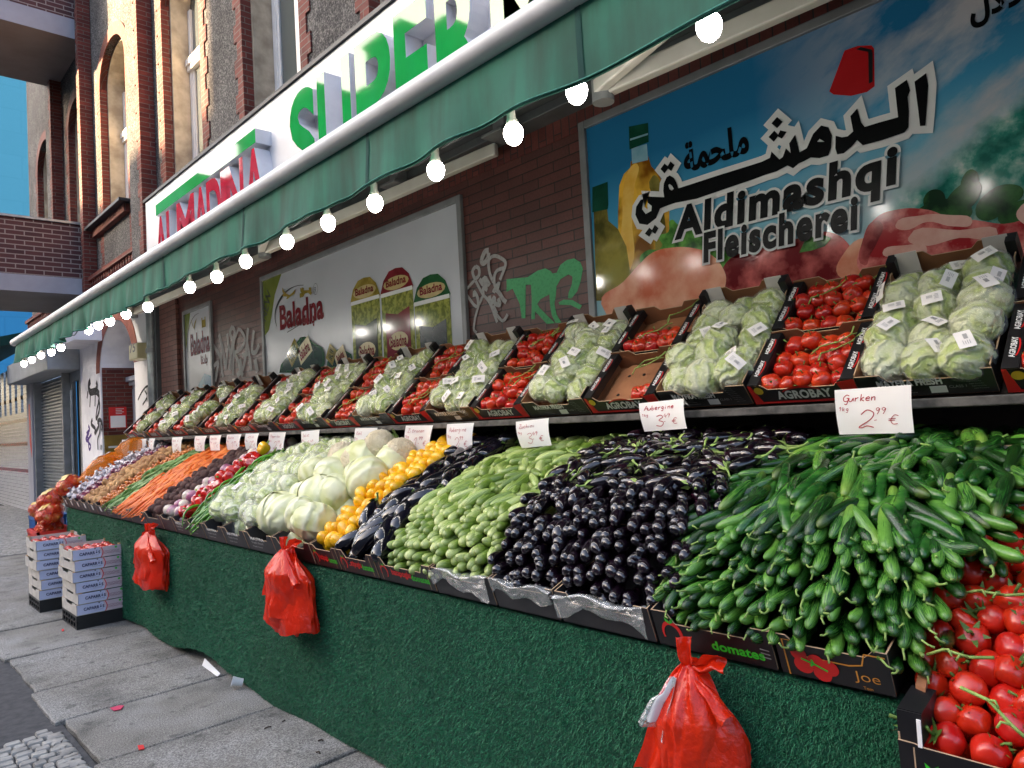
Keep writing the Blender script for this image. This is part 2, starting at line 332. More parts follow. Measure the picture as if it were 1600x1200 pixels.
signwhite = mat('sign_white', 'd4d4d6', 'e2e2e4', 1.5, .35)
return_m = mat('letter_return', 'c6c7ce', 'd8d9de', 5, .4)
# ---------------------------------------------------------------- ground
def structure(o): o['kind'] = 'structure'; return o
g = MB(); g.box(-60, 60, -60, 120, -.3, -.03); structure(g.build('ground', joint_m))
g = MB()
g.add([(-22, -20, -.024), (.88, -20, -.024), (.88, 60, -.024), (-22, 60, -.024)], [(0, 1, 2, 3)]); structure(g.build('asphalt_strip', asphalt))
g = MB(); r2 = random.Random(3)
ys = [-2, -1.1, -.3, .55, 1.4, 2.25, 3.08, 3.9, 4.65, 5.31, 6.26, 7.22, 8.13, 9.12, 10.0, 10.95, 11.95]
def slabstone(mb, x0, x1, y0, y1, z=0., sk=0.):
    n = 9; top = []
    P = [(x0+(x1-x0)*i/n, y0) for i in range(n)]+[(x1, y0+(y1-y0)*i/n) for i in range(n)]+[(x1-(x1-x0)*i/n, y1) for i in range(n)]+[(x0, y1-(y1-y0)*i/n) for i in range(n)]
    P = [(x+r2.uniform(-.006, .006), y+sk*(x-x0)+r2.uniform(-.005, .005)) for x, y in P]; cx = (x0+x1)/2; cy = (y0+y1)/2
    def ins(p, d): return (p[0]+d*(1 if p[0] < cx else -1), p[1]+d*(1 if p[1] < cy else -1))
    a = [(x, y, z-.05) for x, y in P]; b = [(x, y, z-.006) for x, y in P]; c = [(*ins(p, .008), z) for p in P]; m = len(P)
    f = [(k*m+i, k*m+(i+1) % m, (k+1)*m+(i+1) % m, (k+1)*m+i) for k in (0, 1) for i in range(m)]+[tuple(2*m+i for i in range(m))]
    mb.add(a+b+c, f)
for a, b in zip(ys, ys[1:]):
    sk = r2.uniform(-.02, .03); x0 = .86+r2.uniform(-.03, .03)
    if a > 7: x0 = .5
    slabstone(g, x0, 1.98+r2.uniform(-.1, .1), a+.008, b-.008, r2.uniform(-.004, .004), sk)
    slabstone(g, 2.12, 3.1, a+.2, b+.18, -.004)
structure(g.build('pavement', granite))
g = MB()
def cobbles(mb, x0, x1, y0, y1, sz=.062, keep=lambda x, y: True, row=False):
    ny = int((y1-y0)/sz)
    for j in range(ny):
        y = y0+j*sz; x = x0+(sz*.5 if j % 2 else 0)+r2.uniform(-.01, .01)
        while x < x1:
            wd = sz*r2.uniform(.8, 1.35)
            if keep(x, y):
                cx, cy, hx, hy, a = x+wd/2, y+sz/2+r2.uniform(-.006, .006), wd/2-.004, sz/2-.004, r2.uniform(-.08, .08)
                ca, sa = math.cos(a), math.sin(a); z = r2.uniform(-.008, -.003)
                q = lambda k, zz: [(cx+ca*u*hx*k-sa*v*hy*k, cy+sa*u*hx*k+ca*v*hy*k, zz) for u, v in ((-1, -.8), (-.7, -1), (.8, -1), (1, -.7), (1, .8), (.7, 1), (-.8, 1), (-1, .7))]
                P = q(1, z-.03)+q(1, z-.007)+q(.84, z)
                mb.add(P, [(k*8+i, k*8+(i+1) % 8, (k+1)*8+(i+1) % 8, (k+1)*8+i) for k in (0, 1) for i in range(8)]+[tuple(range(16, 24))])
            x += wd
cobbles(g, -.6, .76, 2.2, 4.62, .062, lambda x, y: y < 4.2+.35*(x) +.1)
for i in range(24): slabstone(g, .775, .845, 2.4+i*.088, 2.4+i*.088+.078, -.004)
cobbles(g, .2, 3.08, 12.1, 22, .09); cobbles(g, -1.5, .48, 7.6, 14, .09)
structure(g.build('cobblestones', cobble, sharp=40))
g = MB(); g.add([(-1.5, 11.97, -.016), (2.2, 11.97, -.016), (2.2, 12.6, -.014), (-1.5, 12.6, -.014)], [(0, 1, 2, 3)]); structure(g.build('asphalt_patch', asphalt))
# ---------------------------------------------------------------- brick building
B = tag(empty('brick_building', (3.1, 5, 0)), 'old brick and grey roughcast building with tall windows above the grocery shop', 'building')
B.matrix_parent_inverse = Matrix()
def bpart(mb, name, mats, label=None, **k):
    o = mb.build(name, mats, None, **k); o.parent = B; o.matrix_parent_inverse = Matrix.Translation(-B.location)
    if label: o['label'] = label
    return o
def sub(mb, name, mats, par, label=None, **k):
    o = mb.build(name, mats, None, **k); o.parent = par; o.matrix_parent_inverse = par.matrix_parent_inverse.copy() if par.type == 'EMPTY' else Matrix()
    if label: o['label'] = label
    return o
m = MB(); m.box(3.1, 3.6, -4, 10.25, -.1, 3.5); bpart(m, 'shop_wall', darkbrick)
m = MB(); m.box(3.094, 3.1, -4, 10.2, 3.085, 3.2); bpart(m, 'soldier_course', soldier)
m = MB(); m.box(3.06, 3.2, 9.26, 9.87, 0, 3.2); bpart(m, 'pink_pilaster', pinkbrick)
# upper storey: openings (near edge, far edge)
ops = [(-1.3, 0), (1.1, 2.35), (3.5, 4.75), (5.9, 7.13), (8.28, 9.55), (11.15, 12.5), (13.55, 14.62), (16.05, 17.35)]
ZB, ZS = 3.5, 7.0
def quoin(mb, y0, dirn, z0, z1, x=3.1, k=0):
    z = z0
    while z < z1:
        wd = .2 if k % 2 else .13; a, b = sorted((y0, y0+dirn*wd)); mb.box(x, x+.42, a, b, z, min(z+.186, z1)); z += .186; k += 1
wall, bands_n = MB(), []
edges = [-4]+[e for o in ops for e in o]+[18.4]
for i in range(0, len(edges), 2):
    a, b = edges[i], edges[i+1]
    wall = MB(); wall.box(3.116, 3.6, a+.06, b-.06, ZB, 10); bpart(wall, 'roughcast_wall', rough)
    if i: bands = MB(); quoin(bands, a, 1, ZB, ZS); bpart(bands, 'brick_pier', redbrick)
    if i < len(edges)-2: bands = MB(); quoin(bands, b, -1, ZB, ZS); bpart(bands, 'brick_pier', redbrick)
    if i and b-a > 1.2 and i < len(edges)-2 and b < 10:
        pass
for a, b in ((9.95, 10.4), (12.98, 13.12), (15.1, 15.5)):        # projecting piers
    m = MB(); m.box(2.94, 3.116, a+.06, b+.1, ZB, 10); bpart(m, 'pilaster', rough)
    m = MB()
    for z in range(35): m.box(2.925, 3.11, a, a+(.1 if z % 2 else .17), ZB+z*.186, ZB+(z+1)*.186)
    bpart(m, 'brick_pier', redbrick)
for a, b in ops:
    r = (b-a)/2; c = (a+b)/2; rise = r*.78
    if a < 3: continue
    arc = lambda k, R, q: [(c+R*math.cos(PI-PI*i/k), ZS+q*math.sin(PI-PI*i/k)) for i in range(k+1)]
    m = MB(); A = arc(16, r, rise)
    m.slab([(a-.06, ZS)]+[(a-.06, 10), (b+.06, 10), (b+.06, ZS)]+A[::-1], (3.117, 0, 0), (0, 1, 0), EZ, (.4, 0, 0)); bpart(m, 'spandrel', rough)
    m = MB(); A2 = arc(16, r+.19, rise+.19); n_ = len(A)
    P = [(3.1, *p) for p in A]+[(3.1, *p) for p in A2]+[(3.5, *p) for p in A]
    m.add(P, [(i, i+1, n_+i+1, n_+i) for i in range(n_-1)], 0); m.add(P, [(i, 2*n_+i, 2*n_+i+1, i+1) for i in range(n_-1)], 0)
    m.add([(3.116, *p) for p in A2]+[(3.1, *p) for p in A2], [(i, i+1, n_+i+1, n_+i) for i in range(n_-1)], 0)
    bpart(m, 'window_arch', redbrickv)
    zb = 4.25 if a < 10 else 4.86
    m = MB(); m.box(3.1, 3.6, a, b, ZB, zb); bpart(m, 'window_apron', rough if a > 10 else redbrick)
    # plaster reveal
    m = MB(); m.box(3.21, 3.46, b-.035, b+.01, zb, ZS); m.box(3.21, 3.46, a-.01, a+.035, zb, ZS)
    Ai = arc(16, r-.035, rise-.035); P = [(3.21, *p) for p in A]+[(3.21, *p) for p in Ai]+[(3.46, *p) for p in Ai]
    m.add(P, [(i, i+1, n_+i+1, n_+i) for i in range(n_-1)]+[(n_+i, n_+i+1, 2*n_+i+1, 2*n_+i) for i in range(n_-1)]); bpart(m, 'plaster_reveal', plaster)
    # window
    m = MB(); y0, y1 = a+.04, b-.04; X = 3.42
    for u0, u1 in ((y0, y0+.08), (y1-.08, y1), (c-.045, c+.045)): m.box(X, X+.05, u0, u1, zb, ZS+rise*.95 if u0 == c-.045 else ZS)
    m.box(X+.002, X+.05, y0+.08, y1-.08, zb, zb+.09)
    m.box(X-.03, X+.045, y0, y1, 6.18, 6.30); m.box(X-.05, X-.03, y0, y1, 6.25, 6.33); m.box(X-.05, X-.03, c-.06, c+.06, 6.0, 6.25)
    for u in (y0+.08, c+.045): m.box(X+.012, X+.045, u, u+.05, zb+.09, 6.18)
    for u in (c-.095, y1-.13): m.box(X+.012, X+.045, u, u+.05, zb+.09, 6.18)
    wf = bpart(m, 'window_frame', white, bevel=.004)
    m = MB(); m.box(X+.03, X+.035, y0+.05, y1-.05, zb+.05, ZS+rise*.9); o = m.build('pane', glass); o.parent = wf; o.matrix_parent_inverse = B.matrix_world.inverted() if 0 else Matrix()
    m = MB()
    m.grid(lambda u, v: (3.475+.015*math.sin(u*46+math.sin(v*3)), y0+.02+(y1-y0-.04)*u, zb+(ZS+rise-zb)*v), 60, 4); bpart(m, 'curtain', curtain, smooth=True)
for a, b in ((11.0, 12.95), (13.4, 14.8), (15.9, 17.5)):
    m = MB(); m.box(2.93, 3.16, a, b, 4.82, 4.86); bpart(m, 'window_sill', [darkmetal]); m = MB(); m.box(3.02, 3.11, a+.1, b-.1, 4.7, 4.82); bpart(m, 'sill_brick', redbrickv)
m = MB()
for i in range(60): m.box(3.0, 3.11, 10.45+i*.13, 10.515+i*.13, 3.92, 4.02)
m.box(3.02, 3.11, 10.3, 18.3, 3.84, 3.92); m.box(2.97, 3.11, 10.3, 18.3, 4.02, 4.08); bpart(m, 'dentil_cornice', redbrick)
# balconies on the bay
for zc, zt in ((3.85, 5.0), (8.1, 9.6)):
    m = MB(); m.box(.9, 3.1, 13.3, 15.42, zc, zc+.26 if zc < 5 else zc+.33); bal = bpart(m, 'balcony', [slabgrey, soffit]); z1 = zc+(.26 if zc < 5 else .33)
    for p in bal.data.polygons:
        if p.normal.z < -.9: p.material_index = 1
    m = MB(); m.box(.92, 3.1, 13.315, 13.42, z1, zt); m.box(.92, 1.03, 13.42, 15.3, z1, zt); sub(m, 'parapet', balbrick, bal)
    m = MB(); m.box(.88, 3.1, 13.28, 13.46, zt, zt+.035); sub(m, 'coping', steel, bal)
# whitewashed ground floor with the house door
m = MB(); P = [(10.25, 0), (11.15, 0), (11.15, 2.55)]+[(12.05-.9*math.cos(PI*i/16), 2.55+.72*math.sin(PI*i/16)) for i in range(1, 16)]+[(12.95, 2.55), (12.95, 0), (14.25, 0), (14.25, 3.84), (10.25, 3.84)]
m.slab(P, (3.1, 0, 0), (0, 1, 0), EZ, (.5, 0, 0)); bpart(m, 'whitewashed_wall', whitewall)
m = MB(); A = [(12.05-.9*math.cos(PI*i/18), 2.55+.72*math.sin(PI*i/18)) for i in range(19)]; A2 = [(12.05-1.12*math.cos(PI*i/18), 2.55+.94*math.sin(PI*i/18)) for i in range(19)]
P = [(3.09, *p) for p in A]+[(3.09, *p) for p in A2]; m.add(P, [(i, i+1, 20+i, 19+i) for i in range(18)]); m.add([(3.1, *p) for p in A2]+[(3.09, *p) for p in A2], [(i, i+1, 20+i, 19+i) for i in range(18)]); bpart(m, 'door_arch', mat('terracotta_arch', '7c453a', '96584a', 8, .8))
m = MB(); m.box(3.6, 3.7, 10.3, 14.2, 2.35, 3.84); m.box(3.12, 3.6, 12.94, 12.952, 1.5, 2.7); m.box(3.12, 3.6, 12.94, 12.952, 2.7, 3.1); bpart(m, 'recess_brick', redbrick)
m = MB(); m.box(3.6, 3.7, 10.3, 14.2, 0, 2.35); bpart(m, 'recess_wall', whitewall)
m = MB(); m.box(3.55, 3.6, 11.2, 12.9, 2.28, 2.34); m.box(3.5, 3.6, 11.2, 12.92, 2.34, 2.4); m.box(3.46, 3.6, 11.18, 12.94, 2.4, 2.48); m.box(3.53, 3.6, 12.6, 12.85, 0, 2.28); m.box(3.53, 3.6, 11.2, 11.4, 0, 2.28)
m.box(3.57, 3.6, 11.4, 12.6, 0, .9); m.box(3.56, 3.6, 11.95, 12.05, .9, 2.28); d = bpart(m, 'house_door', mat('door_paint', '9a9ca4', 'b0b2ba', 4, .45), bevel=.008)
m = MB(); m.box(3.585, 3.6, 11.4, 12.6, .9, 2.28); o = sub(m, 'pane', glass, d)
m = MB(); m.tube([(3.55, 12.2, 2.48)]+[(3.55, 12.2-.45*math.cos(PI-PI*i/12)-.45+.45, 2.48+.6*math.sin(PI*i/12)) for i in range(13)], .03, 6); m.box(3.57, 3.6, 11.75, 12.65, 2.48, 2.95); bpart(m, 'fanlight', [white])
# graffiti on the whitewash and on the shop bricks (paint on the building)
def gpart(name, strokes, m_, X=3.098, label=None, O=None):
    mb = MB()
    for i, (pts, wd) in enumerate(strokes): mb.stroke([wp(x, y, X) for x, y in pts], wd, (X, 0, 0), (0, 1, 0), EZ, NW, 0, .001+.0007*i)
    return bpart(mb, name, m_, label)
def Z(x0, y0, k, pts): return [(x0+x/k, y0+y/k) for x, y in pts]
def sm(pts, n=5):        # smooth a polyline (Catmull-Rom)
    P = [pts[0]]+list(pts)+[pts[-1]]; o = []
    for i in range(1, len(P)-2):
        for t in range(n):
            t /= n; a, b, c, d = P[i-1], P[i], P[i+1], P[i+2]
            o.append(tuple(.5*(2*b[k]+(c[k]-a[k])*t+(2*a[k]-5*b[k]+4*c[k]-d[k])*t*t+(3*b[k]-a[k]-3*c[k]+d[k])*t**3) for k in (0, 1)))
    return o+[P[-1]]
def spray(name, c, alpha=.9, sc=60):
    n = NT(name); n.set(rough=.7); n.base(lin(c)); n.b.inputs['Alpha'].default_value = alpha
    f = n.noise(n.obj(), sc, 4); n.l(n.math('MULTIPLY', alpha, n.ramp(f, [(.3, (.7,)*3), (.5, (1, 1, 1))])), n.b.inputs['Alpha']); return n.m
bk = spray('black_spray', '1c1a20'); pu = spray('purple_spray', '4a2480'); wh = spray('white_spray', 'b4b2b0', .82); gr = spray('green_spray', '5ab87a', .88)
q = lambda *p: sm(Z(0, 590, 8, p))
gpart('graffiti', [(q((1130, 40), (1110, 100), (1130, 180), (1200, 170), (1240, 210)), .12), (q((1205, 50), (1215, 110), (1190, 170)), .09), (q((1100, 170), (1090, 260)), .05), (q((1135, 180), (1125, 370)), .05), (q((1195, 180), (1190, 360)), .05), (q((1240, 210), (1240, 300), (1215, 400), (1205, 520), (1240, 430), (1250, 330), (1230, 290)), .06),
    (q((1160, 520), (1145, 580), (1195, 640), (1190, 700), (1240, 600), (1225, 550), (1260, 530), (1285, 600), (1275, 670)), .07), (q((1270, 560), (1250, 690), (1225, 780), (1230, 900)), .05), (q((1270, 840), (1268, 900)), .06)], bk, label='black spray-painted tag on the whitewashed wall')
gpart('graffiti', [(q((1105, 600), (1120, 650), (1085, 700), (1110, 690), (1075, 770), (1110, 790), (1090, 730)), .06), (q((1145, 710), (1100, 790), (1135, 850), (1120, 900), (1105, 830)), .05)], pu, label='purple spray-painted tag on the whitewashed wall')
q = lambda *p: sm(Z(130, 560, 8, p))
gpart('graffiti', [(q((685, 520), (740, 410), (810, 345), (850, 430)), .03), (q((770, 400), (800, 480), (745, 580)), .03), (q((800, 350), (800, 540)), .03), (q((830, 370), (835, 530)), .03), (q((860, 380), (840, 450), (870, 540)), .03), (q((880, 430), (855, 470), (905, 490)), .03)], bk, label='thin black tag beside the drainpipe')
q = lambda *p: sm(Z(280, 480, 8, p))
gpart('graffiti', [(q((430, 480), (500, 590), (510, 640)), .05), (q((500, 340), (540, 500), (590, 770)), .06), (q((605, 330), (620, 480), (650, 600), (650, 780)), .05), (q((530, 560), (530, 720), (555, 870)), .05), (q((610, 510), (590, 770)), .04), (q((670, 240), (640, 330), (690, 420), (700, 300), (670, 250)), .05), (q((700, 310), (660, 540), (640, 790)), .05), (q((690, 400), (680, 850)), .05),
    (q((740, 290), (700, 420), (690, 560), (780, 520), (830, 400), (780, 290), (740, 280)), .04), (q((690, 570), (740, 660), (770, 780)), .05), (q((770, 640), (800, 780), (840, 600), (860, 380), (870, 260)), .05), (q((850, 400), (890, 620), (910, 790)), .05), (q((800, 600), (900, 580)), .04), (q((945, 290), (920, 540), (970, 560), (1010, 470)), .05), (q((960, 650), (990, 810)), .07), (q((430, 760), (500, 690), (480, 820), (470, 930)), .05), (q((740, 860), (780, 810), (810, 860)), .06)], wh, label='white spray tag between the two white posters')
q = lambda *p: sm(Z(720, 380, 8, p))
gpart('graffiti', [(q((350, 90), (300, 110), (260, 220), (290, 250), (340, 190), (350, 120)), .035), (q((190, 290), (150, 350), (180, 440), (230, 400), (230, 320), (190, 290)), .025), (q((180, 460), (70, 600), (130, 720), (210, 790), (280, 660)), .022), (q((190, 470), (240, 570), (290, 650), (370, 750), (460, 990)), .022), (q((170, 670), (175, 610), (215, 680), (225, 780)), .025), (q((230, 780), (190, 920), (170, 1070), (205, 1120)), .02),
    (q((240, 450), (290, 520), (280, 440), (330, 560), (310, 430), (370, 530)), .03), (q((290, 640), (290, 560), (340, 590)), .025), (q((420, 490), (370, 370), (360, 220), (430, 160), (530, 200), (570, 270), (500, 460)), .024), (q((560, 310), (470, 340), (430, 420), (440, 540), (490, 500), (460, 600)), .024), (q((420, 620), (440, 580), (490, 620), (540, 700), (580, 740)), .03), (q((370, 660), (390, 760), (430, 680), (440, 750), (500, 770), (480, 690)), .03), (q((390, 770), (450, 880), (540, 970), (600, 890)), .022), (q((420, 780), (470, 880)), .02)], wh, label='white outline tag beside the green graffiti')
mb = MB()
T = lambda *p: [wp(x, y) for x, y in Z(720, 380, 8, p)]
for i, P in enumerate((T((575, 450), (840, 425), (960, 345), (1060, 315), (1130, 350), (1150, 380), (1200, 370), (1250, 270), (1330, 210), (1420, 190), (1500, 240), (1530, 320), (1500, 480), (1460, 600), (1390, 690), (1345, 690), (1350, 620), (1390, 520), (1400, 420), (1350, 390), (1250, 450), (1200, 540), (1190, 660), (1175, 760), (1200, 890), (1260, 990), (1190, 1000), (1140, 900), (1120, 790), (1110, 640), (1000, 700), (960, 760), (990, 810), (1100, 920), (1180, 1000), (1080, 1010), (930, 850), (930, 950), (885, 950), (890, 700), (880, 520), (815, 520), (810, 940), (765, 940), (740, 760), (690, 650), (650, 570), (575, 610)),
    T((1225, 740), (1290, 705), (1400, 710), (1520, 780), (1490, 830), (1380, 775), (1240, 770)))): shape(mb, [P], (3.0985, 0, 0), lift=.001+.001*i)
bpart(mb, 'graffiti', gr, 'green spray-painted letters TKB on the bricks')
# ---------------------------------------------------------------- ground floor fittings
m = MB(); m.tube([(3.0, 10.02, 0), (3.0, 10.02, 2.55), (3.0, 10.02, 3.8)], .06, 12); dp = tag(m.build('drainpipe', steel, sharp=40), 'grey metal drainpipe between the white wall and the pink brick pillar', 'pipe')
for z in (.8, 2.6): m = MB(); m.tube([(3.0, 10.02, z-.03), (3.0, 10.02, z+.03)], .075, 12); m.build('bracket', greymetal, dp, sharp=40)
m = MB(); m.box(3.02, 3.1, 9.9, 10.2, 0, 3.2); tag(m.build('cable_cover', mat('cover_grey', '4e5156', '5c5f64', 4, .6)), 'flat dark grey cover strip behind the drainpipe', 'cover strip')
ya, yb, zl_, zh_ = px(201, 548, 2.93).y, px(214, 548, 2.93).y, px(208, 562, 2.93).z, px(208, 537, 2.93).z
m = MB(); m.box(2.93, 3.1, yb, ya, zl_, zh_); hn = tag(m.build('house_number', mat('number_yellow', 'c8c094', 'd2ca9e', 5, .4), bevel=.015), 'pale yellow box with house number 75 on the white wall', 'house number')
mt = MB(); text(mt, '75', (2.93, ya-.06, zl_+.1), w=ya-yb-.13, h=(zh_-zl_)*.55, off=.015, lift=.003); mt.build('number', prtblack, hn)
def on_recess(mb, s, u0, u1, z0, z1, mi=0, y=12.94, l=.004): mb.box(u0, u1, y-l, y-l+.003, z0, z1, mi)
m = MB(); on_recess(m, '', 3.2, 3.46, 1.66, 2.0); on_recess(m, '', 3.22, 3.44, 1.67, 1.86, 1, l=.007); n_ = tag(m.build('notice', [prtred, paper]), 'red and white notice taped above the brass letterboxes', 'notice')
mt = MB()
for i in range(4): mt.box(3.3, 3.42-.03*(i % 2), 12.931, 12.933, 1.965-.025*i, 1.973-.025*i)
mt.build('print', prtwhite, n_)
m = MB(); m.box(3.12, 3.52, 12.9, 12.938, .8, 1.55); lb = tag(m.build('letterbox', mat('brass', '7a6430', '8e763a', 6, .35, metal=.7), bevel=.006), 'brass letterbox panel in the doorway under the red notice', 'letterbox')
m = MB()
for i in range(4):
    for k in (0, 1): m.box(3.17+.18*k, 3.3+.18*k, 12.893, 12.899, .9+.15*i, .93+.15*i)
m.build('slot', prtwhite, lb)
# side door and shutter beyond the whitewashed wall
m = MB(); m.box(3.1, 3.16, 14.25, 14.38, 0, 3.0); m.box(3.1, 3.16, 14.9, 15.05, 0, 3.0); m.box(3.1, 3.16, 14.38, 14.9, 2.55, 3.0); sd_ = tag(m.build('side_door', greymetal, bevel=.006), 'narrow dark doorway in a grey metal frame beside the roller shutter', 'door')
m = MB(); m.box(3.2, 3.24, 14.3, 15, 0, 2.6); m.build('door_leaf', darkmetal, sd_)
m = MB(); m.tube([(3.08, 14.82, .8), (3.08, 14.82, 2.4)], .03, 8); m.build('handle', steel, sd_, sharp=40)
m = MB()
zz = 0
m2 = []
for i in range(42):
    z = i*.065; m2 += [(3.14, z), (3.10, z+.02), (3.10, z+.04), (3.14, z+.06)]
m.grid(lambda u, v: (m2[int(round(v*(len(m2)-1)))][0], 15.1+u*2.5, m2[int(round(v*(len(m2)-1)))][1]), 1, len(m2)-1)
rs = tag(m.build('roller_shutter', steel), 'closed ribbed metal roller shutter beside the tiled wall', 'shutter')
m = MB(); m.box(2.98, 3.2, 15.05, 15.12, 0, 2.75); m.box(2.98, 3.2, 17.55, 17.65, 0, 2.75); m.build('guide_rail', greymetal, rs)
m = MB(); m.box(2.62, 3.12, 14.3, 18.2, 2.72, 3.12); m.build('shutter_box', mat('box_grey', '8c9094', '9ea2a6', 4, .5), rs, bevel=.02)
m = MB(); m.slab([(12.75, 3.05), (14.1, 3.05), (14.1, 3.5), (13.0, 3.5), (12.75, 3.3)][::-1], (2.7, 0, 0), (0, 1, 0), EZ, (.4, 0, 0)); tag(m.build('lamp_box', whitewall), 'white angular box on the wall under the far end of the awning', 'box')
m = MB(); m.box(2.95, 3.15, 17.68, 18.2, 0, 3.2); wp_ = tag(m.build('wall_post', slabgrey), 'grey wall post with a red painted stripe beside the tiled wall', 'post')
m = MB(); m.slab([(17.75, 1.2), (17.95, 1.5), (18.0, 2.3), (17.85, 2.3)], (2.945, 0, 0), (0, 1, 0), EZ, (.003, 0, 0)); m.build('red_stripe', prtred, wp_)
# tiled neighbour
TW = tag(empty('tiled_building', (3.1, 20, 0)), 'white tiled ground floor with red stripes at the far end of the street', 'building')
def tpart(mb, name, m_): o = mb.build(name, m_); o.parent = TW; o.matrix_parent_inverse = Matrix.Translation(-TW.location); return o
m = MB(); m.box(3.1, 3.6, 18.2, 32, -.1, 2.2)
for i in range(12): m.box(3.1, 3.5, 18.3+i*.75, 18.75+i*.75, 2.2, 3.3)
m.box(3.3, 3.6, 18.2, 19.3, 2.2, 8.2); tpart(m, 'tile_wall', tile)
m = MB()
for z in (.85, 1.45, 1.98): m.box(3.095, 3.2, 18.2, 32, z, z+.075)
for i in range(12): m.box(3.095, 3.2, 18.3+i*.75, 18.75+i*.75, 2.5, 2.58)
m.box(3.295, 3.4, 18.2, 19.3, 6.8, 6.95); m.box(3.295, 3.4, 18.2, 19.3, 4.7, 4.85); tpart(m, 'red_band', redtile)
m = MB(); m.slab([(1.2, 3.2), (3.3, 3.75), (3.3, 3.95), (1.2, 3.4)], (0, 18.3, 0), (1, 0, 0), EZ, (0, 9, 0)); m.box(1.2, 1.24, 18.3, 27, 3.0, 3.25); tag(m.build('shop_canopy', cloth_m), 'dark green canopy of the neighbouring shop beyond the awning', 'canopy')
m = MB(); m.box(2.6, 16, 33, 34, -.1, 26); bh = tag(m.build('blue_house', brick('blue_wall', '72c6d0', '74c8d2', '70c4ce', bw=1.6, bh=.9, ms=.03, rough=.8, bump=.2, stain=.05)), 'bright blue painted house wall far behind the balconies', 'building')
m = MB(); m.box(2.5, 16, 32.9, 33.0, -.1, 7.5); m.build('painted_base', brick('deep_blue_wall', '409cc4', '42a0c8', '3e98c0', bw=1.6, bh=.9, ms=.03, rough=.8, bump=.2, stain=.05), bh)
# ---------------------------------------------------------------- shop sign with raised letters
m = MB(); m.box(2.95, 3.1, -2.5, 9.92, 3.42, 4.5); sg = tag(m.build('shop_sign', signwhite, bevel=.01), 'long white shop sign with raised red and green letters above the awning', 'sign')
m = MB(); m.box(2.93, 3.12, -2.5, 9.95, 4.5, 4.535); m.build('top_trim', darkmetal, sg)
def letter(ch, y_left, wd, z0, h, face, X0=2.95, depth=.15, off=.028):
    mb = MB(); text(mb, ch, (X0, y_left, z0), w=wd, h=h, off=off, thick=depth, lift=0, mi=0, mside=1)
    o = mb.build('letter', [face, return_m], sg); 
    mb = MB(); text(mb, ch, (X0-depth, y_left, z0), w=wd, h=h, off=off, lift=.0, mi=0); return o
for ch, y, wd in (('A', 9.05, .36), ('L', 8.66, .26), ('M', 8.31, .5), ('A', 7.78, .36), ('D', 7.43, .35), ('I', 7.04, .1), ('N', 6.90, .36), ('A', 6.47, .36)): letter(ch, y, wd, 3.45, .58, acr_r)
m = MB(); m.box(2.8, 2.95, 6.23, 9.03, 4.09, 4.22); bo = m.build('green_bar', [return_m, acr_g], sg)
for p in bo.data.polygons:
    if p.normal.x < -.9: p.material_index = 1
for ch, y, wd in (('S', 5.53, .38), ('U', 5.06, .45), ('P', 4.485, .40), ('E', 3.98, .33), ('R', 3.525, .40), ('M', 3.01, .52), ('A', 2.40, .46), ('R', 1.88, .40), ('K', 1.40, .42), ('T', .92, .36)): letter(ch, y, wd, 3.44, .77, acr_g, off=.02 if ch == 'M' else .03)
# ---------------------------------------------------------------- posters on the wall
def poster(name, y0, y1, z0, z1, m_, label, fr=.045, X=3.1):
    mb = MB(); mb.box(X-.012, X, y0, y1, z0, z1); o = tag(mb.build(name, m_), label, 'poster')
    mb = MB(); a, b, c, d = y0-fr, y1+fr, z0-fr, z1+fr
    mb.box(X-.03, X, a, y0, c, d); mb.box(X-.03, X, y1, b, c, d); mb.box(X-.03, X, y0, y1, z1, d); mb.box(X-.03, X, y0, y1, c, z0)
    mb.build('frame', greymetal, o, bevel=.004); return o
PX = 3.088
def W_(*p): return [wp(x, y, PX) for x, y in p]
# sky poster
n = NT('sky_print'); n.set(rough=.11, spec=.2); o_ = n.sep(n.obj()); ob = n.obj()
grad = n.math('ADD', n.math('MULTIPLY_ADD', o_[2], 1/1.15, -1.95/1.15), n.math('MULTIPLY', n.noise(ob, 1.2, 3), .15))
grad = n.math('ADD', grad, n.math('MULTIPLY', o_[1], .08))
c = n.ramp(grad, [(.2, lin('c8dee2')), (.5, lin('86bccc')), (.78, lin('4494ba')), (1.0, lin('266e98'))])
cl = n.noise(n.comb(0., n.math('MULTIPLY', o_[1], 1.6), n.math('SUBTRACT', n.math('MULTIPLY', o_[2], 3.2), n.math('MULTIPLY', o_[1], -1.3))), 1.1, 6, .6)
msk = n.math('MULTIPLY', n.ramp(o_[1], [(0, (1, 1, 1)), (1, (0, 0, 0))]), 1.0)
yr = n.n('MapRange'); n.l(o_[1], yr.inputs[0]); yr.inputs[1].default_value = 1.6; yr.inputs[2].default_value = .5
c = n.mix(n.math('MULTIPLY', yr.outputs[0], n.ramp(cl, [(.42, (0, 0, 0)), (.6, (1, 1, 1))])), c, lin('ccc4c2'))
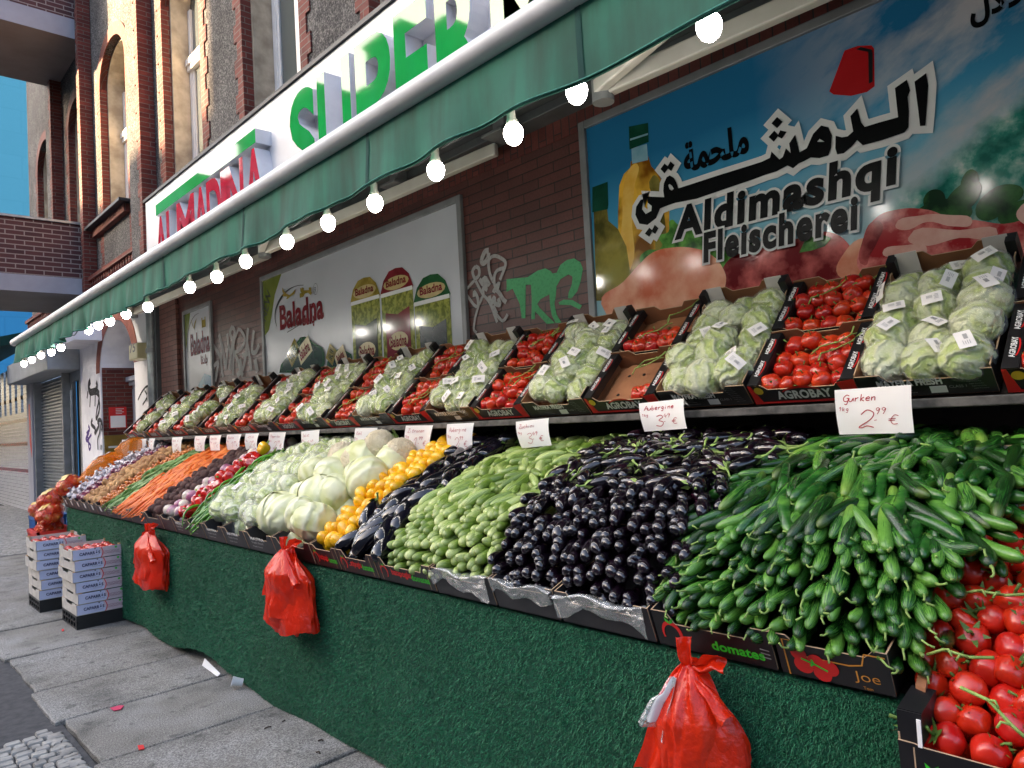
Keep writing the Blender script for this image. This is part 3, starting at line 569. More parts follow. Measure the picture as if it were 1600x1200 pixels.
# green slopes to the right
hl = n.math('SUBTRACT', n.math('ADD', n.math('MULTIPLY_ADD', o_[1], -.62, 2.85), n.math('MULTIPLY', n.noise(ob, 6, 5), .22)), o_[2])
hm = n.n('MapRange'); n.l(hl, hm.inputs[0]); hm.inputs[1].default_value = .03; hm.inputs[2].default_value = .12
ym = n.n('MapRange'); n.l(o_[1], ym.inputs[0]); ym.inputs[1].default_value = 1.15; ym.inputs[2].default_value = .95
c = n.mix(n.math('MULTIPLY', hm.outputs[0], ym.outputs[0]), c, n.ramp(n.noise(ob, 9, 6, .6), [(.35, lin('146458')), (.48, lin('348a7a')), (.58, lin('86b4a6')), (.68, lin('d0d4cc'))]))
n.base(c)
AP = poster('butcher_poster', -.6, 2.605, 1.5, 3.075, n.m, 'large butcher poster with sky, oil bottles, meat and Arabic and Latin lettering')
def ap(name, m_, fn, label=None):
    mb = MB(); fn(mb); o = mb.build(name, m_, AP)
    if label: o['label'] = label
OP = dict(O=(PX, 0, 0))
oil = mat('oil_print', '7a4a10', 'ecb840', 4.5, .14, detail=3, lo=.4, hi=.6); oil2 = mat('dark_oil_print', '4c4820', 'a09448', 3, .08, lo=.4, hi=.6); capg = mat('cap_print', '123c2c', '1c5240', 5, .08); gls = mat('glass_print', '5c93a8', '8cb4c2', 7, .08)
meatp = mat('poultry_print', 'd8704e', 'fcc4a4', 4, .14, detail=8, lo=.38, hi=.64, spec=.25); meatr = mat('beef_print', 'a82428', 'f0938a', 7, .14, detail=9, lo=.44, hi=.6, spec=.25); meatd = mat('dark_meat_print', '701418', 'dc706a', 7, .14, detail=9, lo=.4, hi=.64, spec=.25); leafp = mat('leaf_print', '144418', '6cac4c', 11, .14, detail=6, lo=.4, hi=.62, spec=.25); fat = mat('fat_print', 'dc9c8c', 'ecc0b0', 9, .08)
ap('bottle_picture', [oil, capg, gls, oil2, mat('amber_print', 'e0a436', 'f0c868', 6, .14)], lambda mb: (
    shape(mb, [W_((983, 198), (1013, 192), (1014, 222), (984, 234))], mi=1, lift=.0026, **OP),
    shape(mb, [W_((987, 232), (1011, 225), (1013, 250), (988, 256))], mi=2, lift=.002, **OP),
    shape(mb, [W_((986, 252), (1013, 244), (1018, 260), (1030, 272), (1042, 300), (1046, 330), (1046, 400), (1046, 470), (966, 470), (966, 330), (968, 290), (975, 272), (985, 262))], mi=0, lift=.0016, **OP),
    shape(mb, [W_((926, 293), (950, 284), (951, 320), (950, 327), (926, 332))], mi=1, lift=.003, **OP),
    shape(mb, [W_((928, 331), (949, 326), (951, 345), (966, 358), (979, 385), (986, 430), (986, 470), (932, 470), (930, 400))], mi=3, lift=.0022, **OP), shape(mb, [W_((985, 262), (996, 256), (992, 290), (988, 340), (986, 420), (974, 430), (973, 340), (976, 285))], mi=4, lift=.0019, smooth=True, **OP), shape(mb, [W_((1020, 275), (1032, 285), (1038, 330), (1036, 400), (1028, 400), (1028, 330))], mi=3, lift=.0021, smooth=True, **OP), shape(mb, [W_((985, 217), (1013, 208), (1013, 211), (985, 220))], mi=2, lift=.0031, **OP)))
ap('leaf_picture', leafp, lambda mb: (shape(mb, [W_((1000, 405), (1010, 392), (1035, 385), (1030, 370), (1045, 362), (1048, 344), (1062, 352), (1085, 350), (1110, 365), (1150, 372), (1180, 372), (1190, 420), (1100, 420), (1010, 415))], lift=.003, smooth=True, **OP)))
herb = mat('herb_print', '0c2c16', '3a6c34', 9, .14, detail=6, lo=.4, hi=.62, spec=.2)
for k, P in enumerate((((1425, 345), (1450, 318), (1490, 312), (1520, 330), (1500, 348)), ((1450, 330), (1446, 305), (1465, 296), (1478, 312), (1468, 332)), ((1480, 325), (1500, 290), (1528, 282), (1530, 308), (1505, 330)), ((1525, 335), (1545, 300), (1580, 288), (1600, 300), (1575, 325), (1545, 345)), ((1505, 300), (1508, 272), (1520, 265), (1530, 285), (1522, 302)), ((1560, 345), (1590, 315), (1630, 318), (1640, 345)))):
    ap('herb_picture', herb, lambda mb: shape(mb, [W_(*P)], lift=.0028+.0004*k, smooth=True, **OP))
ap('leaf_picture', leafp, lambda mb: (shape(mb, [W_((1250, 395), (1262, 368), (1275, 362), (1300, 372), (1290, 385), (1268, 392))], lift=.0062, **OP)))
ap('poultry_picture', meatp, lambda mb: (shape(mb, [W_((940, 475), (975, 440), (998, 415), (1020, 395), (1050, 387), (1085, 388), (1110, 397), (1128, 415), (1135, 440), (1120, 470), (1050, 485))], lift=.004, smooth=True, **OP)))
ap('poultry_picture', meatp, lambda mb: (shape(mb, [W_((1320, 395), (1350, 372), (1380, 388), (1350, 430), (1310, 430))], lift=.0048, smooth=True, **OP)))
ap('dark_meat_picture', meatd, lambda mb: shape(mb, [W_((1125, 440), (1140, 405), (1190, 388), (1250, 372), (1290, 362), (1325, 380), (1335, 420), (1240, 450), (1130, 470))], lift=.0036, smooth=True, **OP))
ap('beef_picture', [meatr, fat, meatd], lambda mb: (shape(mb, [W_((1345, 425), (1352, 370), (1370, 340), (1400, 328), (1450, 328), (1480, 338), (1530, 345), (1570, 350), (1640, 340), (1660, 400), (1500, 440))], lift=.0052, smooth=True, **OP),
    shape(mb, [W_((1400, 352), (1440, 337), (1480, 336), (1520, 348), (1490, 354), (1450, 347), (1415, 360))], lift=.0062, smooth=True, mi=1, **OP),
    shape(mb, [W_((1350, 372), (1368, 345), (1380, 352), (1372, 378), (1360, 400), (1352, 415))], lift=.0066, smooth=True, mi=2, **OP), shape(mb, [W_((1420, 372), (1500, 360), (1560, 366), (1500, 372), (1440, 384))], lift=.0068, smooth=True, mi=1, **OP), shape(mb, [W_((1380, 395), (1410, 384), (1450, 392), (1400, 402))], lift=.0069, smooth=True, mi=1, **OP),
    shape(mb, [W_((1590, 330), (1640, 310), (1660, 360), (1600, 350))], lift=.007, smooth=True, mi=1, **OP)))
fez = W_((1296, 143), (1303, 148), (1330, 150), (1355, 144), (1367, 135), (1366, 76), (1362, 71), (1340, 72), (1320, 79), (1318, 84))
ap('fez_picture', [mat('fez_print', 'a8181c', 'b82024', 4, .25), prtblack], lambda mb: (shape(mb, [fez], lift=.002, **OP), shape(mb, [W_((1357, 78), (1364, 82), (1364, 128), (1358, 131))], lift=.003, mi=1, **OP), shape(mb, [W_((1338, 78), (1345, 74), (1364, 78), (1362, 82))], lift=.0034, mi=1, **OP)))
z4 = lambda *p: W_(*Z(1200, 0, 4, p)); z3 = lambda *p: W_(*Z(800, 0, 4, p)); z8 = lambda *p: W_(*Z(980, 150, 8, p)); z7 = lambda *p: W_(*Z(800, 300, 4, p))
AR = [[z4((922, 515), (995, 462), (1008, 540), (998, 700), (990, 790), (957, 792), (945, 690))],
    [z4((800, 555), (875, 503), (896, 570), (880, 610), (888, 700), (885, 800), (860, 832), (720, 880), (600, 912), (565, 880), (530, 920), (480, 962), (440, 968), (428, 930), (430, 852), (470, 862), (505, 856), (540, 825), (522, 730), (565, 682), (590, 770), (612, 797), (700, 770), (820, 737))],
    [z4((340, 788), (385, 800), (408, 850), (402, 930), (385, 975), (330, 992), (275, 988), (235, 1010), (200, 1025), (165, 1055), (130, 1038), (60, 1075), (0, 1092))+z8((1600, 1045), (1100, 1215), (880, 1290))+z7((1030, 70), (985, 85), (935, 105), (910, 165), (855, 208), (805, 200), (780, 145), (785, 95), (812, 52), (832, 45), (822, 110), (845, 140), (880, 120), (882, 90), (858, 70), (850, 30))+z8((480, 1270), (468, 1190), (475, 1100), (510, 1020), (550, 998), (600, 1030), (630, 1080), (655, 1160), (1180, 990), (1600, 860), (1700, 828))+z4((20, 990), (30, 950), (80, 1000), (100, 985), (120, 930), (150, 960), (140, 900), (178, 845), (205, 955), (250, 930), (290, 840)),
     z4((315, 890), (330, 872), (345, 880), (360, 890)), z8((530, 1120), (548, 1105), (580, 1130), (600, 1165), (575, 1185), (545, 1170))],
    [z4((65, 735), (100, 765), (65, 805), (30, 775))], [z4((12, 860), (48, 820), (72, 845), (85, 818), (125, 828), (95, 870), (70, 858), (45, 890))],
    [z8((435, 918), (485, 850), (525, 882), (560, 822), (610, 870), (570, 945), (530, 915), (485, 975))], [z7((840, 262), (868, 225), (885, 240), (902, 207), (925, 228), (905, 265), (885, 250), (868, 282))]]
inkblack = mat('poster_black', '08090b', '0c0d10', 5, .3, spec=.1)
ap('arabic_lettering', [mat('outline_white', 'd6d6d4', 'e2e2e0', 5, .3, spec=.15), inkblack], lambda mb: [(shape(mb, [P[0]], lift=.0075+.0003*i, off=.028, mi=0, **OP), shape(mb, P, lift=.0115+.0003*i, mi=1, **OP)) for i, P in enumerate(AR)])
for st_, y_, z_, w_, h_ in (('\uFE94\uFEE4\uFEA4\uFEE0\uFEE3', 1.985, 2.65, .34, .14), ('\uFEDD\uFEFC\uFEA3', .73, 2.83, .17, .12), ('100%', .78, 3.0, .2, .08)): ap('small_lettering', inkblack, lambda mb: text(mb, st_, (PX, y_, z_), w=w_, h=h_, off=.038, lift=.003))
def lett(mb):
    for s_, y, z, wd, h, lf in (('Aldimashqi', 2.05, 2.29, 1.03, .19, .013), ('Fleischerei', 1.90, 2.19, .72, .13, .018)):
        text(mb, s_, (PX, y, z), w=wd, h=h, off=.10, shear=.12, lift=lf, mi=0, spc=1.15)
        text(mb, s_, (PX, y, z), w=wd, h=h, off=.044, shear=.12, lift=lf+.0025, mi=1, spc=1.15)
ap('lettering', [mat('poster_white', 'd6d6d4', 'e2e2e0', 5, .3, spec=.15), inkblack], lett)
# pantry posters
wpst = mat('white_print', 'b9bcc4', 'c4c7ce', 1.2, .3)
mar = mat('maroon_print', '6c1c26', '8a2834', 7, .12); gold = mat('gold_print', '86742c', 'b09c4c', 9, .12); jar = mat('pickle_print', '6c7430', 'a4a850', 24, .12, detail=3, lo=.42, hi=.58); grn = mat('green_print', '1c4a2a', '2c6038', 6, .12); olv = mat('olive_print', '6c7a34', '86904a', 4, .12); darkl = mat('label_print', '33352a', '44463a', 4, .12)
def logo(mb, y, z, s, lf=.003, arcs=True, mi=0, mg=1, mk=2):
    O = (PX, y, z)
    text(mb, 'Baladna', O, w=.62*s, h=.26*s, off=.02, shear=0, mi=mi, lift=lf)
    text(mb, '\uFE8E\uFEE7\uFEAA\uFEE0\uFE91', (PX, y-.33*s, z-.16*s), w=.2*s, h=.13*s, off=.03, mi=mi, lift=lf)
    if arcs:
        A = [(y-.28*s+.40*s*math.cos(t), z+.13*s+.36*s*math.sin(t)) for t in [math.radians(d) for d in range(-30, 105, 9)]]
        mb.stroke([(2*(y-.0*s)-.0-a, b) if 0 else (a, b) for a, b in A], [.004*s+.012*s*math.sin(PI*i/(len(A)-1)) for i in range(len(A))], (PX, 0, 0), (0, 1, 0), EZ, NW, mk, lf+.001)
        for P in ([(-.40, .30), (-.40, .42), (-.43, .42), (-.43, .39), (-.5, .39), (-.5, .42), (-.53, .42), (-.53, .30)], [(-.1, .36), (-.03, .46), (-.09, .40), (-.13, .34), (-.17, .40), (-.25, .44), (-.18, .36), (-.15, .31)]): shape(mb, [[(y+a*s, z+b*s) for a, b in P]], lift=lf+.002, mi=mg, **OP)
def q6(*p): return W_(*Z(400, 420, 8, p))
def biglogo(mb):
    (a,), (b,), (t,) = q6((312, 758)), q6((842, 515)), q6((300, 478)); text(mb, 'Baladna', (PX, a[0], a[1]), w=a[0]-b[0], h=t[1]-a[1], off=.035, lift=.004, mi=0)
    (a,), (b,), (t,) = q6((590, 745)), q6((735, 715)), q6((590, 615)); text(mb, '\uFE8E\uFEE7\uFEAA\uFEE0\uFE91', (PX, a[0], a[1]), w=a[0]-b[0], h=t[1]-a[1]+.03, off=.04, lift=.004, mi=0)
    A = q6(*sm([(262, 720), (242, 620), (250, 520), (290, 410), (350, 320), (430, 250), (520, 212), (600, 205)]))
    mb.stroke(A, [.006+.022*math.sin(PI*min(1, i/len(A)*1.3)) for i in range(len(A))], (PX, 0, 0), (0, 1, 0), EZ, NW, 2, .003)
    shape(mb, [q6((335, 232), (362, 290), (395, 315), (425, 330), (470, 290), (502, 250), (490, 310), (440, 345), (400, 380), (385, 378), (398, 350), (350, 345), (335, 325), (355, 318), (335, 280))], mi=1, lift=.006, **OP)
    shape(mb, [q6((555, 365), (555, 310), (575, 300), (562, 280), (560, 240), (580, 245), (585, 232), (605, 240), (605, 270), (670, 265), (668, 235), (695, 232), (697, 290), (710, 300), (690, 330), (660, 300), (620, 310), (600, 350))], mi=1, lift=.0065, **OP)
    (a,), (b,) = q6((400, 755)), q6((575, 668)); text(mb, 'ALL THE GOODNESS', (PX, a[0], a[1]), w=a[0]-b[0], h=.035, mi=2, off=.01); mb.stroke(q6((392, 795), (565, 692)), .008, (PX, 0, 0), (0, 1, 0), EZ, NW, 2, .002)
    (a,) = q6((735, 300)); text(mb, 'R', (PX, a[0], a[1]), w=.03, h=.05, mi=2); mb.stroke([(a[0]-.02+.04*math.cos(i*PI/8), a[1]+.03+.05*math.sin(i*PI/8)) for i in range(17)], .004, (PX, 0, 0), (0, 1, 0), EZ, NW, 2, .002)
BP = poster('food_poster', 3.765, 6.83, 1.5, 2.955, wpst, 'large white food poster with tall jars and a maroon logo between brick piers')
def bp(name, m_, fn, par=None, label=None):
    mb = MB(); fn(mb); o = mb.build(name, m_, par or BP)
    if label: o['label'] = label
bp('logo', [mar, gold, prtblack], biglogo)
bp('corner_flash', [olv, prtblack], lambda mb: (shape(mb, [[(6.83, 2.955), (6.83, 2.42), (6.74, 2.46), (6.66, 2.6), (6.58, 2.78), (6.42, 2.955)]], lift=.002, **OP), text(mb, 'NEW', (PX, 6.8, 2.55), ex=V((0, -.45, .75)).normalized(), ey=V((0, .75, .45)).normalized(), w=.3, h=.11, off=.01, mi=1, lift=.003)))
JP = (((549, 585), (595, 700), gold, darkl), ((596, 645), (595, 720), mar, mar), ((648, 703), (590, 700), grn, mat('night_print', '1d2a2c', '28383a', 4, .25)))
jm = [jar, gold, darkl, mar, grn, prtwhite, JP[2][3], fat, mat('logo_ground', 'b09a5c', 'c8b47c', 5, .3), mat('tray_label', '1c3a2c', '2a4a38', 5, .12)]
def jars(mb):
    J = ((549, 594, 433, 460, 475, 508, 1, 2), (596, 646, 418, 446, 462, 490, 3, 3), (648, 704, 428, 452, 475, 510, 4, 6))
    for xl, xr, yt, yc_, yb, yl_, cap, lab in J:
        y1 = wp(xl, yb, PX)[0]; y0 = wp(xr, yb, PX)[0]; zt = wp((xl+xr)/2, yt, PX)[1]; zb = wp((xl+xr)/2, yb-6, PX)[1]; zl = wp((xl+xr)/2, yl_-3, PX)[1]; W = y1-y0; yc = (y0+y1)/2
        mb_ = lambda P, mi, lf, **k: shape(mb, [P], mi=mi, lift=lf, **OP, **k)
        mb_([(y1, 1.5), (y0, 1.5), (y0, zb), (y1, zb)], 0, .003)
        mb_([(y1, zb), (y0, zb), (y0-.01, zt-.17), (y0+.04, zt-.07), (y0+.12, zt-.01), (yc, zt), (y1-.12, zt-.01), (y1-.04, zt-.07), (y1+.01, zt-.17)], cap, .004)
        mb_([(y1-.05, 1.5), (y0+.05, 1.5), (y0+.05, zl+.02), (yc, zl-.02), (y1-.05, zl+.01)], lab, .005)
        mb.stroke([(y1, zb), (y0, zb)], .03, (PX, 0, 0), (0, 1, 0), EZ, NW, 5, .0062)
        mb_([(yc+W*.40*math.cos(t*PI/8), (zt+zb)/2-.02+(zt-zb)*.28*math.sin(t*PI/8)) for t in range(16)], 8, .0055)
        text(mb, 'Baladna', (PX, yc, (zt+zb)/2-.01), w=W*.62, h=(zt-zb)*.30, off=.03, mi=3, lift=.0068, center=True)
        mb_([(yc+W*.3*math.cos(t*PI/8), zl-.22+.07*math.sin(t*PI/8)) for t in range(16)], 8, .0058)
        text(mb, 'Baladna', (PX, yc, zl-.22), w=W*.5, h=.08, off=.03, mi=3, lift=.0068, center=True)
        text(mb, '\uFEAE\uFE98\uFECB\uFEAF', (PX, yc, zl-.38), w=W*.5, h=.06, off=.02, mi=5, lift=.0066, center=True)
        for i in range(2): text(mb, 'zaatar mixed herbs'[:14-3*i], (PX, yc, zl-.46-.05*i), w=W*(.5-.1*i), h=.025, mi=5, lift=.0066, center=True)
    for k, (P, h0, h1, b0, b1, hh) in enumerate((([(320, 1200), (560, 860), (620, 845), (840, 985), (865, 1050), (870, 1190), (800, 1300), (300, 1300)], (462, 1172), (535, 1022), (580, 1150), (690, 1010), 1), ([(900, 1160), (1030, 1005), (1080, 995), (1200, 1065), (1212, 1110), (1205, 1210), (890, 1250)], (960, 1150), (990, 1040), (1045, 1190), (1120, 1100), .75))):
        shape(mb, [q6(*P)], mi=4, lift=.0075+.0002*k, **OP)
        cx = sum(p[0] for p in P)/len(P); cy = sum(p[1] for p in P)/len(P); shape(mb, [q6(*[(cx+(x-cx)*.86, cy+(y-cy)*.86) for x, y in P])], mi=9, lift=.0082+.0002*k, **OP)
        for (a, b), st_, mi_, mg in (((h0, h1), 'HALVA', 9, 1), ((b0, b1), 'Baladna', 3, 8)):
            A_, B_ = q6(a)[0], q6(b)[0]; d_ = V((0, B_[0]-A_[0], B_[1]-A_[1])); L_ = d_.length; d_.normalize(); u_ = V((0, d_.z, -d_.y))
            c_ = V((PX, A_[0], A_[1])); hgt = .10*hh
            mb.slab([(-.03, -.03), (L_+.03, -.03), (L_+.03, hgt+.03), (-.03, hgt+.03)], c_+NW*.0088, d_, u_, NW*.0006, mg, mg, mg)
            text(mb, st_, c_, ex=d_, ey=u_, w=L_, h=hgt, off=.03, mi=mi_, lift=.0105)
bp('jar_picture', jm, jars)
SP = poster('small_food_poster', 8.22, 9.03, 1.5, 2.93, wpst, 'narrow white food poster with a blue carton beside the pink brick pillar')
blu = mat('carton_print', '3c7ca8', '88b4cc', 2.5, .25)
bp('logo', [mar, gold, prtblack], lambda mb: logo(mb, 8.86, 2.42, .95, .003), SP)
bp('corner_flash', olv, lambda mb: shape(mb, [[(9.03, 2.93), (9.03, 2.5), (8.96, 2.62), (8.84, 2.93)]], lift=.002, **OP), SP)
bp('carton_picture', [blu, prtyellow, mar, mat('carton_side_print', '6ea4c0', 'a4c8d8', 2.5, .25)], lambda mb: (shape(mb, [[(8.66, 1.5), (8.46, 1.5), (8.46, 2.18), (8.66, 2.06)]], mi=3, lift=.002, **OP), shape(mb, [[(8.46, 1.5), (8.225, 1.5), (8.225, 2.13), (8.46, 2.18)]], mi=0, lift=.002, **OP),
    shape(mb, [[(8.9, 1.5), (8.74, 1.5), (8.74, 1.78), (8.78, 1.84), (8.80, 1.95), (8.84, 1.95), (8.86, 1.84), (8.9, 1.78)]], mi=1, lift=.003, **OP), text(mb, 'Baladna', (PX, 8.44, 1.72), w=.2, h=.07, off=.02, mi=2, lift=.004), text(mb, 'Baladna', (PX, 8.64, 1.68), w=.15, h=.06, off=.02, mi=2, lift=.004)), SP)
# ---------------------------------------------------------------- awning
AW = tag(empty('awning', (3.05, 5, 3.3)), 'long dark green shop awning with a white front roller bar', 'awning')
def aw(mb, name, m_, par=None, **k):
    o = mb.build(name, m_, None, **k); o.parent = par or AW
    if not par: o.matrix_parent_inverse = Matrix.Translation(-AW.location)
    return o
m = MB(); m.tube([(1.71, -2, 2.812), (1.71, 11.3, 2.812)], .046, 20); m.tube([(1.71, 11.3, 2.812), (1.71, 11.33, 2.812)], .041, 20); m.box(1.735, 1.80, -2, 11.3, 2.775, 2.85); aw(m, 'front_bar', white, sharp=40)
joints = [-2, 1.45, 2.68, 4.0, 5.4, 8.1, 11.2]
def val(u, v):
    y = -2+13.2*u; z0 = 2.77
    sag = .008*math.sin(y*2.2)+.005*math.sin(y*5.1+1)
    amp = .012+.012*v*(1+math.sin(y*.9)); far = max(0, min(1, (y-2.2)/3))
    fold = amp*(math.sin(y*11+math.sin(y*3)*1.5)*(.35+.65*far)+.5*math.sin(y*23+2*math.sin(y*2))*far)
    return (1.715+fold*v-.01*v, y, z0-v*(.245+sag))
m = MB(); m.grid(val, 620, 8); va = aw(m, 'valance', valance_m, smooth=True)
m = MB(); m.tube([(lambda p: (p[0]-.004, p[1], p[2]+.012))(val(i/620, 1)) for i in range(621)], .0035, 5); sub(m, 'hem', mat('hem_thread', '2f7a68', '4a9484', 50, .8), va)
for y in joints[1:-1]:
    m = MB(); u = (y+2)/13.2; m.add([(lambda p: (p[0]-.003, p[1]+dy, p[2]))(val(u+dy/13.2, v/8)) for v in range(9) for dy in (-.006, .006)], [(2*v, 2*v+1, 2*v+3, 2*v+2) for v in range(8)]); sub(m, 'seam', cloth_m, va)
m = MB(); m.grid(lambda u, v: (1.8+(3.04-1.8)*v, -2+13.2*u, 2.84+.70*v-.05*math.sin(PI*v)), 20, 8); aw(m, 'cloth', cloth_m, smooth=True)
m = MB(); m.box(2.96, 3.1, -2, 11.2, 3.2, 3.255); m.box(2.9, 3.1, -2, 11.2, 3.255, 3.42); aw(m, 'rear_rail', mat('rail_grey', '5c6062', '6c7072', 6, .45, metal=.3), bevel=.006)
for y in (3.05, 4.15, 5.35, 7.0, .3): 
    m = MB(); m.box(2.88, 2.96, y, y+.1, 3.17, 3.27); m.box(2.82, 3.0, y-.04, y+.14, 3.15, 3.17); m.tube([(2.9, y+.05, 3.17), (2.9, y+.05, 3.26)], .02, 8); aw(m, 'bracket', greymetal, bevel=.004)
def arm(pts, wd, h): 
    m = MB()
    for a, b in zip(pts, pts[1:]):
        a, b = V(a), V(b); d = (b-a); s_ = d.cross(EZ).normalized()*wd; m.obox(a-s_/2, d, s_, (0, 0, h))
    return m
for y in (1.0, 4.2, 7.4):
    o = aw(arm([(2.95, y-1.0, 3.08), (2.3, y+.83, 2.77)], .05, .075), 'folding_arm', offwhite, bevel=.008)
    sub(arm([(2.28, y+.85, 2.78), (1.86, y-.35, 2.79)], .045, .06), 'fore_arm', offwhite, o, bevel=.008)
    m = MB(); m.tube([(2.3, y+.84, 2.75), (2.3, y+.84, 2.87)], .045, 12); sub(m, 'elbow', greymetal, o, sharp=40)
m = MB(); m.tube([(1.84, -2, 2.60)]+[(1.80+.02*math.sin(i), -2+13.2*i/80, 2.595-.012*math.sin(i*1.9)) for i in range(1, 80)]+[(1.8, 11.3, 2.6)], .006, 6); tag(m.build('light_cable', black), 'thin black cable of the light string under the awning edge', 'cable')
bulbm, sockm = MB(), MB()
pr = [(0, -.046), (.014, -.044), (.026, -.034), (.034, -.016), (.036, 0), (.033, .014), (.026, .024)]
bulbm.rings([[(r*math.cos(2*PI*j/20), r*math.sin(2*PI*j/20), z) for j in range(20)] for r, z in [(max(r, .0005), z) for r, z in pr]])
sockm.rings([[(r*math.cos(2*PI*j/16), r*math.sin(2*PI*j/16), z) for j in range(16)] for r, z in ((.027, .022), (.022, .04), (.016, .055), (.016, .085), (.012, .09))])
bulb_me = bulbm.mesh('globe', bulb_m, True); sock_me = sockm.mesh('socket', offwhite, True)
by = [.62, 1.051, 1.548, 1.859, 2.323, 2.783, 3.212, 3.663, 4.205, 4.658, 5.144, 6.067, 6.654, 7.146, 7.537, 7.893, 9.085, 9.572, 10.139, 10.687, 11.2]
bz = [2.55, 2.548, 2.547, 2.507, 2.506, 2.489, 2.498, 2.502, 2.499, 2.488, 2.503, 2.502, 2.529, 2.535, 2.55, 2.547, 2.507, 2.507, 2.527, 2.525, 2.523]
for i, y in enumerate(by):
    spawn('light_bulb', bulb_me, Matrix.Translation((1.80, y, bz[i]+.012)) @ Matrix.Rotation(rnd.uniform(-.12, .12), 4, 'X'), [('socket', sock_me)], 'glowing white light bulb in the row under the green awning edge', 'light bulb', 'light bulbs along the awning')
# ---------------------------------------------------------------- display table and carpet skirt
m = MB(); m.obox((1.76, .0, .785), (.80, 0, .36), (0, 8.58, 0), (-.014, 0, .022)); tb = tag(m.build('display_table', darkwood), 'long sloping wooden display table under the vegetable crates', 'table')
for y in (.3, 1.7, 3.2, 4.82, 6.2, 7.6, 8.5):
    for x, h in ((1.80, .77), (2.50, 1.2)):
        m = MB(); m.box(x, x+.06, y, y+.06, 0, h); m.build('leg', darkwood, tb)
def skirt(u, v):       # u along 0..1, v down 0..1
    y = .64+7.96*u; lift = .075*math.exp(-((y-5.0)/.42)**2)+.02*math.exp(-((y-6.2)/.5)**2)+.008*math.sin(y*3)+.008
    z = .822+(lift-.822)*v
    x = 1.72+.03*v*math.exp(-((y-4.3)/1.6)**2)+.012*v*math.sin(y*4.1+1)+.006*v*math.sin(y*9.3)-.03*v*v*math.exp(-((y-5.0)/.5)**2)
    if v < .03: x += .006
    return V((x, y, z))
def side(u, v): p = skirt(1, v); return V((p.x+.9*u, 8.6+.01*math.sin(u*9), p.z))
m = MB(); m.grid(skirt, 260, 26); m.grid(side, 20, 20); m.grid(lambda u, v: skirt(u, 0)+V((.05*v, 0, .004*math.sin(PI*v))), 260, 2)
ct = tag(m.build('carpet_skirt', carpet_m, smooth=True), 'green artificial turf carpet hung over the front of the vegetable table', 'carpet')
rs_ = np.random.RandomState(5); N = 150000
uu = rs_.rand(N)**1.75; vv = rs_.rand(N)
y = .64+7.96*uu
lift = .075*np.exp(-((y-5.0)/.42)**2)+.02*np.exp(-((y-6.2)/.5)**2)+.008*np.sin(y*3)+.008
z = .822+(lift-.822)*vv
x = 1.72+.03*vv*np.exp(-((y-4.3)/1.6)**2)+.012*vv*np.sin(y*4.1+1)+.006*vv*np.sin(y*9.3)-.03*vv*vv*np.exp(-((y-5.0)/.5)**2)
ln = rs_.uniform(.008, .016, N)*(1+.25*uu); th = rs_.uniform(0, 2*PI, N); el = rs_.uniform(.2, 1.0, N)
dx = -np.cos(el)*0-np.sin(el)*.8-.25; dy = np.cos(el)*np.cos(th); dz = np.cos(el)*np.sin(th)-.15
wd = rs_.uniform(.0012, .002, N)*(1+.6*uu); px_, pz_ = -dz, dy; nn = np.sqrt(px_**2+pz_**2)+1e-6
kp = (np.abs(y-2.86) > .004)&(np.abs(y-5.9-.03*z) > .006); ln = ln*np.where(kp, 1, .25)*np.where((y > 2.86)&(y < 2.9), 1.35, 1)
co = np.empty((N, 3, 3)); P0 = np.stack([x, y, z], 1)
off = np.stack([np.zeros(N), px_/nn*wd, pz_/nn*wd], 1)
co[:, 0] = P0-off; co[:, 1] = P0+off; co[:, 2] = P0+np.stack([dx, dy, dz], 1)*ln[:, None]
me = bpy.data.meshes.new('pile'); me.vertices.add(3*N); me.vertices.foreach_set('co', co.ravel()); me.loops.add(3*N); me.loops.foreach_set('vertex_index', np.arange(3*N, dtype=np.int32)); me.polygons.add(N)
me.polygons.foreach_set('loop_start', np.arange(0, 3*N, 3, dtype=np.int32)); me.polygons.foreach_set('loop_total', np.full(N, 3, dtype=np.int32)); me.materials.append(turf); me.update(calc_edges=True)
po = bpy.data.objects.new('pile', me); COL.objects.link(po); po.parent = ct; po['kind'] = 'stuff'
